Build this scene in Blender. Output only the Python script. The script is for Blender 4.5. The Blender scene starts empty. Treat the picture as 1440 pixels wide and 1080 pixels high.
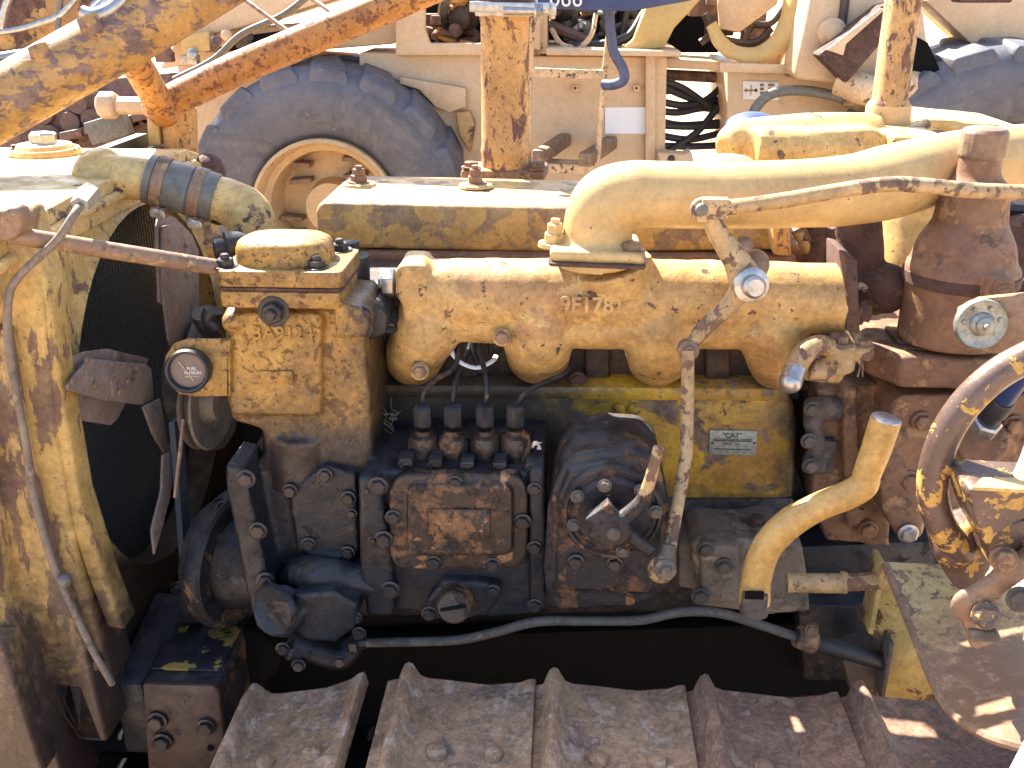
import bpy, bmesh, math, random
from mathutils import Vector, Matrix, Quaternion
random.seed(7)
PI = math.pi
sc = bpy.context.scene
col = sc.collection

# ------------------------------------------------------------------ camera, sky, sun, exposure
CAM = Vector((0.0, -1.25, 0.505)); PITCH = math.radians(22); YAW = math.radians(3)
F = 1413.0
cd = bpy.data.cameras.new('camera'); cam = bpy.data.objects.new('camera', cd); col.objects.link(cam)
cd.sensor_width = 36; cd.lens = 36 * F / 1440; cd.clip_start = 0.01; cd.clip_end = 2000
cam.location = CAM; cam.rotation_euler = (PI / 2 - PITCH, 0, YAW)
sc.camera = cam
world = bpy.data.worlds.new('World'); sc.world = world; world.use_nodes = True
SUN_EL = math.radians(47); SUN_DIR = Vector((-math.sin(math.radians(38)) * math.cos(SUN_EL), math.cos(math.radians(38)) * math.cos(SUN_EL), math.sin(SUN_EL)))
wn = world.node_tree; wn.nodes.clear()
sky = wn.nodes.new('ShaderNodeTexSky'); sky.sky_type = 'NISHITA'; sky.sun_disc = False
sky.sun_elevation = SUN_EL; sky.sun_rotation = math.atan2(SUN_DIR.x, SUN_DIR.y); sky.altitude = 600; sky.dust_density = 3.0; sky.ozone_density = 0.7
bg = wn.nodes.new('ShaderNodeBackground'); bg.inputs[1].default_value = 0.10
wo = wn.nodes.new('ShaderNodeOutputWorld')
wn.links.new(sky.outputs[0], bg.inputs[0]); wn.links.new(bg.outputs[0], wo.inputs[0])
sl = bpy.data.lights.new('sun', 'SUN'); sl.energy = 5.0; sl.angle = math.radians(0.6); sl.color = (1.0, 0.92, 0.80)
so = bpy.data.objects.new('sun', sl); col.objects.link(so); so.rotation_euler = SUN_DIR.to_track_quat('Z', 'Y').to_euler(); so.location = (-3, 4, 6)
sc.view_settings.view_transform = 'Standard'; sc.view_settings.look = 'None'; sc.view_settings.gamma = 1; sc.view_settings.exposure = 2.28
sc.view_settings.use_curve_mapping = False
sc.render.engine = 'CYCLES'

# ------------------------------------------------------------------ photograph measurements -> places in the world
FW = Vector((-math.sin(YAW) * math.cos(PITCH), math.cos(YAW) * math.cos(PITCH), -math.sin(PITCH)))
RT = Vector((math.cos(YAW), math.sin(YAW), 0)); UP = RT.cross(FW)
def ray(px, py): return FW + RT * ((px - 720) / F) + UP * ((540 - py) / F)
def P(px, py, Y): r = ray(px, py); return CAM + r * ((Y - CAM.y) / r.y)
def PX(px, py, X): r = ray(px, py); return CAM + r * ((X - CAM.x) / r.x)
def PZ(px, py, Z): r = ray(px, py); return CAM + r * ((Z - CAM.z) / r.z)
def M(px, py, Y): return (Y - CAM.y) / ray(px, py).y / F          # metres per photograph pixel there

# ------------------------------------------------------------------ materials
def _n(nt, t, **k):
    n = nt.nodes.new(t)
    for a, b in k.items(): setattr(n, a, b)
    return n
class MB:
    def __init__(s, name):
        s.m = bpy.data.materials.new(name); s.m.use_nodes = True; s.nt = s.m.node_tree; s.nt.nodes.clear()
        s.out = _n(s.nt, 'ShaderNodeOutputMaterial'); s.b = _n(s.nt, 'ShaderNodeBsdfPrincipled')
        s.nt.links.new(s.b.outputs[0], s.out.inputs[0])
        s.pos = _n(s.nt, 'ShaderNodeNewGeometry').outputs['Position']
    def link(s, a, b): s.nt.links.new(a, b)
    def noise(s, scale, detail=6, rough=.6, dist=0, stretch=None, off=(0, 0, 0)):
        n = _n(s.nt, 'ShaderNodeTexNoise'); n.inputs['Scale'].default_value = scale; n.inputs['Detail'].default_value = detail
        n.inputs['Roughness'].default_value = rough; n.inputs['Distortion'].default_value = dist
        mp = _n(s.nt, 'ShaderNodeMapping'); mp.inputs['Location'].default_value = off
        if stretch: mp.inputs['Scale'].default_value = stretch
        s.link(s.pos, mp.inputs[0]); s.link(mp.outputs[0], n.inputs['Vector'])
        return n.outputs['Fac']
    def ramp(s, v, a, b):                                          # smoothstep a..b
        n = _n(s.nt, 'ShaderNodeMapRange', interpolation_type='SMOOTHSTEP'); n.inputs[1].default_value = a; n.inputs[2].default_value = b
        s.link(v, n.inputs[0]); return n.outputs[0]
    def math(s, op, a, b=None):
        n = _n(s.nt, 'ShaderNodeMath', operation=op)
        for i, v in enumerate((a, b)):
            if v is None: continue
            if isinstance(v, (int, float)): n.inputs[i].default_value = v
            else: s.link(v, n.inputs[i])
        return n.outputs[0]
    def mix(s, f, a, b):
        n = _n(s.nt, 'ShaderNodeMix', data_type='RGBA')
        for i, v in ((0, f), (6, a), (7, b)):
            if isinstance(v, (int, float)): n.inputs[i].default_value = v
            elif isinstance(v, tuple): n.inputs[i].default_value = (*v, 1)
            else: s.link(v, n.inputs[i])
        return n.outputs[2]
    def mixf(s, f, a, b):
        n = _n(s.nt, 'ShaderNodeMix', data_type='FLOAT')
        for i, v in ((0, f), (2, a), (3, b)):
            if isinstance(v, (int, float)): n.inputs[i].default_value = v
            else: s.link(v, n.inputs[i])
        return n.outputs[0]
    def sep(s):
        n = _n(s.nt, 'ShaderNodeSeparateXYZ'); s.link(s.pos, n.inputs[0]); return n.outputs

RUST = (.17, .085, .055); RUST2 = (.075, .045, .04); GREASE = (.022, .021, .024)
def worn(name, base=None, base2=None, under=RUST, under2=RUST2, chip=.56, cs=22, speck=.66, ss=120, rough=.5, grease=None, patch=None, pthr=.6, ps=14,
         bump=.35, grain=.0012, metal=0.0, grime=.25, stretch=None, off=(0, 0, 0), gcol=GREASE, soft=.012, dust=None, spec=.5, mottle=.30):
    """weathered painted casting: paint, chips down to rust, specks, thin grime, optional grease (with painted shade on the front housing) that thickens along an axis.
    grease = list of (axis, start, full, noise amount)"""
    b = MB(name); base2 = base2 or tuple(c * .8 for c in base)
    c = b.mix(b.ramp(b.noise(7, 4, off=off), .35, .65), base, base2)
    c = b.mix(b.math('MULTIPLY', b.ramp(b.noise(60, 5, .7, off=(1, 2, 3)), .35, .75), .35), c, tuple(x * .62 for x in base2))
    un = b.mix(b.ramp(b.noise(38, 6, .7, off=(5, 1, 2)), .38, .62), under, under2)
    chipn = b.noise(cs, 9, .66, .35, stretch=stretch, off=off)
    cm = b.ramp(chipn, chip, chip + soft)
    sm = b.ramp(b.noise(ss, 5, .65, .2, off=(3, 3, 1)), speck, speck + .03)
    mask = b.math('MAXIMUM', cm, sm)
    if patch:
        c = b.mix(b.ramp(b.noise(ps, 8, .6, .5, off=(9, 4, 7)), pthr, pthr + .015), c, patch)
    edge = b.ramp(chipn, chip - .02, chip)                          # darker dirty rim round each chip
    c = b.mix(b.math('MULTIPLY', edge, .45), c, tuple(x * .45 for x in base2))
    c = b.mix(mask, c, un)
    gm = b.math('MULTIPLY', b.ramp(b.noise(16, 7, .7, off=(2, 8, 5)), .42, .72), grime)
    c = b.mix(gm, c, (.06, .04, .03))
    if mottle:                                                      # fine uneven soot, pitting and stain in the paint itself
        mm = b.math('ADD', b.math('MULTIPLY', b.ramp(b.noise(150, 6, .75, off=(8, 1, 4)), .3, .7), .55), b.math('MULTIPLY', b.ramp(b.noise(34, 7, .72, off=(1, 7, 4)), .32, .68), .45))
        vm = _n(b.nt, 'ShaderNodeVectorMath', operation='SCALE'); b.link(c, vm.inputs[0])
        b.link(b.math('ADD', b.math('MULTIPLY', mm, mottle * 2), 1 - mottle), vm.inputs['Scale']); c = vm.outputs[0]
    r = b.mixf(b.ramp(b.noise(30, 6, .7), .35, .65), rough - .13, rough + .2)
    r = b.mixf(mask, r, .78)
    if grease:
        sp = b.sep(); g = None
        for ax, a0, a1, amp in grease:
            v = b.math('DIVIDE', b.math('SUBTRACT', sp['XYZ'.index(ax)], a0), a1 - a0)
            v = b.math('ADD', v, b.math('MULTIPLY', b.math('SUBTRACT', b.noise(18, 7, .7, off=(4, 4, 4)), .5), amp))
            v = b.math('ADD', v, b.math('MULTIPLY', b.math('SUBTRACT', b.noise(90, 5, .7, off=(7, 4, 4)), .5), amp * .7))
            v = b.ramp(v, 0, 1)
            g = v if g is None else b.math('MAXIMUM', g, v)
        c = b.mix(g, c, b.mix(b.ramp(b.noise(45, 6, .7), .5, .75), gcol, tuple(x * 2.4 for x in gcol)))
        r = b.mixf(g, r, .42)
    b.b.inputs['Specular IOR Level'].default_value = spec
    if dust:                                                        # settled dust on faces that look up
        nz = _n(b.nt, 'ShaderNodeSeparateXYZ'); b.link(_n(b.nt, 'ShaderNodeNewGeometry').outputs['Normal'], nz.inputs[0])
        dm = b.math('MULTIPLY', b.ramp(nz.outputs[2], .35, .95), b.ramp(b.noise(26, 7, .7, off=(6, 2, 9)), .38, .66))
        c = b.mix(b.math('MULTIPLY', dm, .75), c, dust); r = b.mixf(dm, r, .85)
    b.link(c, b.b.inputs['Base Color']); b.link(r, b.b.inputs['Roughness']); b.b.inputs['Metallic'].default_value = metal
    h = b.math('ADD', b.math('MULTIPLY', mask, -.5), b.math('MULTIPLY', b.noise(260, 4, .7), .55))
    h = b.math('ADD', h, b.math('MULTIPLY', b.noise(40, 5, .6), .6))
    bp = _n(b.nt, 'ShaderNodeBump'); bp.inputs['Strength'].default_value = bump; bp.inputs['Distance'].default_value = grain * 1.6
    b.link(h, bp.inputs['Height']); b.link(bp.outputs[0], b.b.inputs['Normal'])
    return b.m

def zat(py, Y, px=720): return P(px, py, Y).z
def xat(px, Y, py=540): return P(px, py, Y).x
MT = {}
MT['valve'] = worn('peeling_yellow_paint', (.56, .35, .11), (.46, .275, .085), under=(.24, .15, .085), under2=(.36, .245, .13), chip=.51, cs=24, rough=.55, speck=.7)
MT['manifold'] = worn('manifold_yellow', (.56, .355, .13), (.48, .285, .095), under=(.14, .080, .06), under2=(.08, .05, .042), chip=.64, cs=30, speck=.645, ss=75, grime=.42, patch=(.42, .235, .085), pthr=.55, ps=6, mottle=.38, bump=.5)
MT['pipe'] = worn('pale_yellow_pipe', (.58, .395, .165), (.52, .345, .14), chip=.72, cs=40, speck=.68, ss=90, rough=.4, grime=.16, bump=.25, mottle=.14)
MT['stack'] = worn('rusty_orange_stack', (.60, .36, .13), (.50, .27, .09), under=(.20, .09, .05), under2=(.12, .06, .045), chip=.55, cs=30, speck=.6, ss=100, stretch=(1.3, 1.3, .55))
MT['tube'] = worn('spotted_orange_tube', (.52, .26, .07), (.42, .19, .055), under=(.17, .065, .035), under2=(.24, .10, .045), chip=.575, cs=62, speck=.56, ss=80, grime=.2)
MT['boom'] = worn('worn_brown_boom', (.48, .28, .09), (.40, .22, .07), under=(.26, .165, .13), under2=(.15, .095, .08), chip=.525, cs=40, speck=.62, rough=.42, grime=.2, stretch=(.8, .8, 1.3))
MT['housing'] = worn('greasy_shaded_yellow_housing', (.44, .25, .05), (.33, .175, .038), under=(.14, .07, .028), under2=(.23, .12, .035), chip=.57, cs=34, speck=.58, ss=110, rough=.36, grime=.55, mottle=.45, bump=.5,
                     grease=[('Z', zat(535, -.1), zat(648, -.1), .9), ('X', xat(458, -.1), xat(545, -.1), 1.1)], gcol=(.030, .021, .019))  # Z term: grease, deepened to paint in the light fading towards the foot
MT['block'] = worn('block_yellow', (.44, .27, .04), (.38, .20, .035), under=(.26, .18, .10), under2=(.12, .08, .06), patch=(.52, .31, .025), pthr=.53, ps=9, chip=.55, cs=14, speck=.62, grime=.5, rough=.42,
                   grease=[('Z', zat(650, .06), zat(712, .06), 1.3), ('X', xat(900, .06), xat(740, .06), 1.2), ('X', xat(1068, .06), xat(1128, .06), 1.3)], gcol=(.05, .035, .022))
MT['head'] = worn('brown_head', (.085, .05, .03), (.06, .038, .028), under=(.035, .025, .022), under2=(.05, .035, .03), chip=.5, cs=12, speck=.6, rough=.6, patch=(.17, .10, .03), pthr=.66)
MT['grease'] = worn('oily_black', (.0095, .0115, .0185), (.015, .0155, .022), under=(.0045, .005, .0065), under2=(.040, .026, .019), chip=.56, cs=16, speck=.64, rough=.44, patch=(.06, .038, .026), pthr=.665, ps=19, bump=.75, grime=.1, dust=(.060, .060, .066), spec=.5, mottle=.6)
MT['grease_rust'] = worn('oily_black_with_rust', (.013, .0145, .021), (.022, .019, .023), under=(.006, .006, .009), under2=(.12, .062, .03), chip=.54, cs=14, speck=.62, rough=.42, patch=(.19, .095, .04), pthr=.62, ps=19, bump=.75, grime=.3, mottle=.6, dust=(.08, .07, .066), spec=.42)
MT['cover'] = worn('cover_rubbed_rust', (.018, .015, .015), (.05, .030, .021), under=(.010, .009, .010), under2=(.20, .10, .045), mottle=.6, chip=.52, cs=16, speck=.62, rough=.36, patch=(.30, .15, .07), pthr=.585, ps=13, bump=.45, grime=.1)
MT['dusty'] = worn('dusty_dark_cast', (.12, .10, .082), (.085, .07, .06), under=(.16, .13, .10), under2=(.06, .05, .045), chip=.55, cs=14, rough=.7, patch=(.19, .15, .11), pthr=.62)
MT['brown'] = worn('rusty_brown_casting', (.26, .135, .068), (.18, .09, .05), under=(.34, .19, .09), under2=(.08, .048, .036), chip=.55, cs=15, rough=.62, patch=(.26, .16, .09), pthr=.66, bump=.45, grime=.3)
MT['darkrust'] = worn('dark_scaly_rust', (.10, .048, .035), (.07, .036, .028), under=(.14, .07, .045), under2=(.05, .03, .03), chip=.55, cs=30, rough=.8, bump=.9)
MT['lever'] = worn('worn_yellow_brown', (.50, .35, .17), (.40, .26, .12), under=(.14, .08, .058), under2=(.19, .115, .07), chip=.535, cs=40, speck=.66, rough=.5)
MT['leverbrown'] = worn('brown_lever', (.28, .17, .10), (.20, .12, .075), under=(.14, .08, .055), under2=(.40, .28, .13), chip=.55, cs=26, rough=.5)
MT['handle'] = worn('mustard_handle', (.58, .36, .11), (.52, .31, .09), under=(.60, .57, .52), under2=(.45, .38, .30), chip=.625, cs=20, speck=.71, rough=.36, bump=.2, grime=.15)
MT['ring'] = worn('polished_brown_bar', (.13, .08, .06), (.09, .055, .045), under=(.50, .30, .075), under2=(.42, .25, .06), chip=.555, cs=42, rough=.3, speck=.68, bump=.3, grime=.2)
MT['fender'] = worn('faded_yellow_plate', (.60, .42, .18), (.52, .35, .14), under=(.24, .13, .075), under2=(.16, .10, .08), chip=.56, cs=36, speck=.59, ss=90, rough=.5,
                    grease=[('Y', -.18, -.35, 1.3)], gcol=(.21, .12, .07))
MT['pad'] = worn('rusty_track_steel', (.45, .285, .165), (.37, .215, .12), under=(.42, .235, .135), under2=(.49, .36, .26), chip=.50, cs=30, speck=.58, ss=110, rough=.55, patch=(.22, .155, .125), pthr=.61, ps=19, bump=.55, grime=.4, soft=.12, mottle=.42)
MT['pad2'] = worn('redder_track_steel', (.34, .20, .13), (.26, .145, .095), under=(.34, .175, .10), under2=(.39, .26, .18), chip=.50, cs=30, speck=.58, ss=110, rough=.6, patch=(.15, .105, .09), pthr=.61, ps=17, bump=.55, grime=.4, soft=.12, mottle=.42)
MT['guard'] = worn('guard_yellow', (.56, .38, .13), (.48, .305, .09), under=(.17, .10, .065), under2=(.24, .15, .08), chip=.555, cs=20, speck=.64, rough=.45, stretch=(1.4, 1.4, .6), grime=.3,
                   grease=[('Z', -.04, -.31, 1.2)], gcol=(.045, .028, .02))
MT['guard2'] = worn('guard_worn', (.56, .38, .15), (.46, .29, .10), under=(.15, .09, .07), under2=(.22, .14, .08), chip=.515, cs=16, speck=.62, rough=.5, stretch=(1.4, 1.4, .5), grime=.35,
                    grease=[('Z', -.08, -.36, 1.4)], gcol=(.05, .032, .025))
MT['tank'] = worn('tank_top', (.64, .44, .17), (.57, .37, .13), under=(.24, .15, .10), chip=.60, cs=24, speck=.64, rough=.5, grime=.3)
MT['tan'] = worn('tan_body_paint', mottle=.08, base=(.66, .475, .285), base2=(.62, .44, .26), under=(.25, .15, .1), chip=.70, cs=3, speck=.73, ss=25, rough=.5, bump=.1, grime=.10)
MT['tan2'] = worn('tan_body_paint_pale', mottle=.08, base=(.68, .50, .31), base2=(.64, .46, .28), under=(.25, .15, .1), chip=.72, cs=3, speck=.72, ss=25, rough=.5, bump=.1, grime=.07)
MT['yel_bg'] = worn('yellow_body_paint', mottle=.08, base=(.62, .43, .16), base2=(.56, .38, .13), chip=.7, cs=3, speck=.7, ss=25, rough=.5, bump=.1, grime=.12)
MT['tyre'] = worn('dusty_tyre', mottle=.08, base=(.10, .102, .122), base2=(.14, .135, .15), under=(.21, .185, .17), under2=(.16, .145, .145), chip=.52, cs=3.0, speck=.66, ss=30, rough=.55, soft=.2, bump=.3, grime=.0, grain=.004)
MT['rim'] = worn('rim_peach', mottle=.08, base=(.64, .43, .21), base2=(.58, .38, .18), chip=.68, cs=5, speck=.66, ss=30, rough=.55, bump=.1, grime=.2)
MT['bgrust'] = worn('far_rust', (.20, .115, .09), (.14, .085, .07), under=(.28, .17, .12), under2=(.09, .06, .055), chip=.55, cs=4, rough=.7)
MT['bgorange'] = worn('far_orange', (.55, .33, .12), (.46, .25, .09), under=(.2, .09, .06), chip=.52, cs=6, rough=.6)
MT['sand'] = worn('pale_sand', mottle=.08, base=(.52, .37, .245), base2=(.45, .31, .20), under=(.38, .26, .17), under2=(.54, .41, .28), chip=.55, cs=3, speck=.62, ss=20, rough=.9, soft=.2, grime=.1, grain=.01)
def simple(name, c, rough=.5, metal=0.0, var=.25, sc_=60, bump=.15, spec=None):
    b = MB(name)
    cc = b.mix(b.ramp(b.noise(sc_, 6, .7), .35, .7), c, tuple(x * (1 - var) for x in c))
    if spec is not None: b.b.inputs['Specular IOR Level'].default_value = spec
    b.link(cc, b.b.inputs['Base Color']); b.b.inputs['Metallic'].default_value = metal
    b.link(b.mixf(b.noise(sc_ * .6, 4), rough - .1, rough + .12), b.b.inputs['Roughness'])
    bp = _n(b.nt, 'ShaderNodeBump'); bp.inputs['Strength'].default_value = bump; bp.inputs['Distance'].default_value = .002
    b.link(b.noise(sc_ * 3, 4), bp.inputs['Height']); b.link(bp.outputs[0], b.b.inputs['Normal'])
    return b.m
MT['black'] = simple('black_rubber', (.025, .025, .028), .5)
MT['blackbolt'] = simple('oily_bolt', (.045, .040, .042), .36, .3, .4, 150)
MT['hose'] = simple('grey_rubber_hose', (.17, .165, .14), .5, 0, .4)
MT['bluehose'] = simple('blue_brown_hose', (.08, .10, .2), .45, 0, .5, 30)
MT['bluepaint'] = simple('dark_blue_paint', (.03, .055, .15), .4, 0, .3, 8)
MT['steel'] = simple('bare_steel', (.52, .50, .47), .32, .75, .4, 80)
MT['galv'] = simple('zinc_disc', (.36, .36, .31), .45, .55, .45, 90)
MT['alu'] = simple('alloy_plate', (.38, .42, .38), .45, .35, .45, 220)
MT['white'] = simple('white_sticker', (.80, .82, .84), .5, 0, .03, 10)
MT['whitepaint'] = simple('white_paint', (.78, .77, .74), .45, 0, .12, 30)
MT['core'] = simple('dark_core', (.03, .032, .03), .6, .2, .4, 200)
MT['fin'] = simple('core_fins', (.20, .20, .19), .45, .4, .5, 300)
MT['dustier'] = worn('dusty_grey_casting', (.23, .18, .135), (.16, .125, .10), under=(.30, .24, .17), under2=(.09, .07, .06), chip=.55, cs=14, rough=.7)
MT['belt'] = simple('blue_grey_belt', (.05, .065, .09), .6)
MT['void'] = simple('shade_black', (.006, .0055, .006), .8, spec=.12)  # near-black tone that paints in the shade of cavities, gaps and slots
MT['web'] = worn('inner_yellow', (.50, .37, .13), (.44, .31, .11), under=(.2, .11, .06), chip=.57, cs=14, speck=.68)
MT['junk'] = simple('dark_bay_parts', (.07, .055, .048), .55, .2, .6, 12)
MT['straw'] = simple('dry_straw', (.62, .5, .3), .7)
MT['ink'] = simple('dark_print', (.05, .05, .05), .6)
MT['whiteink'] = simple('white_print', (.75, .72, .68), .5)
MT['dial'] = simple('faded_dial', (.17, .12, .10), .25, 0, .2, 40, .02)
MT['ladder'] = worn('ladder_paint', (.70, .50, .30), (.64, .44, .25), under=(.17, .09, .08), chip=.60, cs=12, speck=.6, ss=40, rough=.5)
MT['blade'] = worn('fan_blade_grey_brown', (.27, .205, .17), (.21, .155, .13), under=(.34, .25, .17), under2=(.15, .10, .08), chip=.57, cs=18, rough=.6)
MT['gbox'] = MT['brown']

# ------------------------------------------------------------------ geometry collector
WL = {}
def thing(name, label, cat, loc, group=None):
    o = bpy.data.objects.new(name, None); col.objects.link(o); o.location = loc; o.empty_display_size = .1
    o['label'] = label; o['category'] = cat
    if group: o['group'] = group
    WL[o.name] = Vector(loc); return o
def place(o, c, parent):
    WL[o.name] = Vector(c)
    if parent is not None:
        o.parent = parent; o.location = Vector(c) - WL[parent.name]
    else: o.location = c
def part(name, parent, c, label=None):
    o = bpy.data.objects.new(name, None); col.objects.link(o); o.empty_display_size = .05
    place(o, c, parent)
    if label: o['label'] = label
    return o
def smooth_path(pts, n=6):
    pts = [Vector(p) for p in pts]
    if len(pts) < 3: return pts
    out = []
    for i in range(len(pts) - 1):
        a = pts[i - 1] if i else pts[0] * 2 - pts[1]; b = pts[i]; c = pts[i + 1]; d = pts[i + 2] if i + 2 < len(pts) else pts[-1] * 2 - pts[-2]
        for k in range(n):
            t = k / n
            out.append(.5 * ((2 * b) + (c - a) * t + (2 * a - 5 * b + 4 * c - d) * t * t + (-a + 3 * b - 3 * c + d) * t ** 3))
    out.append(pts[-1]); return out
def rr(x0, y0, x1, y1, r, n=4):
    out = []
    for cx, cy, a in ((x1 - r, y0 + r, -90), (x1 - r, y1 - r, 0), (x0 + r, y1 - r, 90), (x0 + r, y0 + r, 180)):
        for k in range(n + 1):
            t = math.radians(a + 90 * k / n); out.append((cx + r * math.cos(t), cy + r * math.sin(t)))
    return out
def ell(cx, cy, rx, ry=None, n=32, a0=0, a1=360, rot=0):
    ry = ry or rx; out = []
    full = abs(a1 - a0) >= 360
    cr, sr = math.cos(math.radians(rot)), math.sin(math.radians(rot))
    for k in range(n if full else n + 1):
        t = math.radians(a0 + (a1 - a0) * k / n); x, y = rx * math.cos(t), ry * math.sin(t)
        out.append((cx + x * cr - y * sr, cy + x * sr + y * cr))
    return out
class G:
    def __init__(s): s.v = []; s.f = []
    def add(s, vs, fs):
        o = len(s.v); s.v += [Vector(v) for v in vs]; s.f += [tuple(i + o for i in f) for f in fs]
    def loops(s, ls, cap=True, closed_ring=True, close_path=False):
        n = len(ls[0]); vs = [p for l in ls for p in l]; fs = []
        m = len(ls); rng = range(m if close_path else m - 1)
        for i in rng:
            j = (i + 1) % m
            for k in range(n if closed_ring else n - 1):
                k2 = (k + 1) % n; fs.append((i * n + k, i * n + k2, j * n + k2, j * n + k))
        if cap and not close_path: fs.append(tuple(range(n))[::-1]); fs.append(tuple((m - 1) * n + k for k in range(n)))
        s.add(vs, fs); return s
    def prism(s, pts, Y0, Y1, shrink=None):
        """outline read off the photograph on the plane y=Y0, carried straight back to y=Y1"""
        f = [P(x, y, Y0) for x, y in pts]; b = [Vector((p.x, Y1, p.z)) for p in f]
        if shrink is not None:
            c = sum(b, Vector()) / len(b); b = [c + (p - c) * shrink for p in b]
        return s.loops([f, b])
    def prismx(s, pts, X0, X1):
        f = [PX(x, y, X0) for x, y in pts]; b = [Vector((X1, p.y, p.z)) for p in f]
        return s.loops([f, b])
    def wprism(s, loop, d):
        return s.loops([[Vector(p) for p in loop], [Vector(p) + Vector(d) for p in loop]])
    def holed(s, outer, inner, d):
        d = Vector(d); o = [Vector(p) for p in outer]; i = [Vector(p) for p in inner]
        return s.loops([o, i, [p + d for p in i], [p + d for p in o]], cap=False, close_path=True)
    def box(s, c, size, rot=None):
        hx, hy, hz = (x / 2 for x in size); R = rot or Matrix.Identity(3); c = Vector(c)
        l = [[c + R @ Vector((x * hx, y * hy, z * hz)) for x, y in ((-1, -1), (1, -1), (1, 1), (-1, 1))] for z in (-1, 1)]
        return s.loops(l)
    def bar(s, a, b, w, h, up=(0, 0, 1)):
        a = Vector(a); b = Vector(b); d = (b - a).normalized(); u = Vector(up); x = d.cross(u).normalized(); u = x.cross(d)
        return s.loops([[p + x * i * w / 2 + u * j * h / 2 for i, j in ((-1, -1), (1, -1), (1, 1), (-1, 1))] for p in (a, b)])
    def tube(s, pts, r, seg=14, cap=True, n=6, smooth=True, closed=False, squash=None):
        raw = [Vector(p) for p in pts]
        rs = list(r) if isinstance(r, (list, tuple)) else [r] * len(raw)
        if smooth and len(raw) > 2:
            pa = smooth_path(raw, n); m = len(raw) - 1
            rr_ = []
            for i in range(len(pa)):
                t = i / n; k = min(int(t), m - 1); u = t - k; u = u * u * (3 - 2 * u); rr_.append(rs[k] * (1 - u) + rs[k + 1] * u)
            rs = rr_
        else: pa = raw
        ls = []; ref = None
        for i, p in enumerate(pa):
            a = pa[i - 1] if i else p; b = pa[i + 1] if i + 1 < len(pa) else p
            if closed: a = pa[i - 1]; b = pa[(i + 1) % len(pa)]
            d = (b - a).normalized()
            if ref is None:
                ref = d.orthogonal().normalized()
                if abs(d.z) < .9: ref = (Vector((0, 0, 1)) - d * d.z).normalized()
            ref = (ref - d * ref.dot(d)).normalized(); o = d.cross(ref)
            q = squash or 1
            ls.append([p + (ref * math.cos(2 * PI * k / seg) * q + o * math.sin(2 * PI * k / seg)) * rs[i] for k in range(seg)])
        return s.loops(ls, cap=cap, close_path=closed)
    def lathe(s, c, ax, prof, seg=32, closed=False):
        """prof: (radius, distance along axis)"""
        c = Vector(c); ax = Vector(ax).normalized(); u = ax.orthogonal().normalized(); w = ax.cross(u)
        ls = [[c + ax * h + (u * math.cos(2 * PI * k / seg) + w * math.sin(2 * PI * k / seg)) * max(r, 1e-5) for k in range(seg)] for r, h in prof]
        return s.loops(ls, cap=not closed, close_path=closed)
    def ball(s, c, r, seg=18, rings=10):
        c = Vector(c); r = Vector(r) if not isinstance(r, (int, float)) else Vector((r, r, r)); ls = []
        for i in range(rings + 1):
            a = -PI / 2 + PI * i / rings; ca = max(math.cos(a), 1e-3)
            ls.append([c + Vector((r.x * ca * math.cos(2 * PI * k / seg), r.y * ca * math.sin(2 * PI * k / seg), r.z * math.sin(a))) for k in range(seg)])
        return s.loops(ls)
def disp_tex(size):
    k = 'cast_clouds_%g' % size
    t = bpy.data.textures.get(k)
    if not t: t = bpy.data.textures.new(k, 'CLOUDS'); t.noise_scale = size; t.noise_depth = 3
    return t
def build(g, name, mat, parent=None, bev=0.0, seg=2, remesh=0, sm=4, angle=38, label=None, rough=0.0, kind=None, origin=None, rsize=.03):
    me = bpy.data.meshes.new(name)
    bm = bmesh.new(); vs = [bm.verts.new(v) for v in g.v]
    for f in g.f:
        try: bm.faces.new([vs[i] for i in f])
        except ValueError: pass
    bmesh.ops.remove_doubles(bm, verts=bm.verts, dist=1e-6)
    bmesh.ops.recalc_face_normals(bm, faces=bm.faces)
    if bev:
        ed = [e for e in bm.edges if len(e.link_faces) == 2 and e.calc_face_angle(0) > math.radians(28)]
        if ed: bmesh.ops.bevel(bm, geom=ed, offset=bev, segments=seg, profile=.5, affect='EDGES', clamp_overlap=True)
    for f in bm.faces: f.smooth = True
    lo = Vector((min(v.co.x for v in bm.verts), min(v.co.y for v in bm.verts), min(v.co.z for v in bm.verts)))
    hi = Vector((max(v.co.x for v in bm.verts), max(v.co.y for v in bm.verts), max(v.co.z for v in bm.verts)))
    c = Vector(origin) if origin is not None else (lo + hi) / 2
    bmesh.ops.translate(bm, verts=bm.verts, vec=-c)
    bm.to_mesh(me); bm.free()
    me.materials.append(MT[mat] if isinstance(mat, str) else mat)
    o = bpy.data.objects.new(name, me); col.objects.link(o)
    if remesh:
        md = o.modifiers.new('fuse', 'REMESH'); md.mode = 'VOXEL'; md.voxel_size = remesh; md.use_smooth_shade = True
        md = o.modifiers.new('fillet', 'SMOOTH'); md.factor = .5; md.iterations = sm
    else: me.set_sharp_from_angle(angle=math.radians(angle))
    if rough:
        md = o.modifiers.new('cast', 'DISPLACE'); md.texture = disp_tex(rsize); md.strength = rough; md.texture_coords = 'GLOBAL'; md.mid_level = .5
    place(o, c, parent)
    if label: o['label'] = label
    if kind: o['kind'] = kind
    return o
BM = {}
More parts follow.
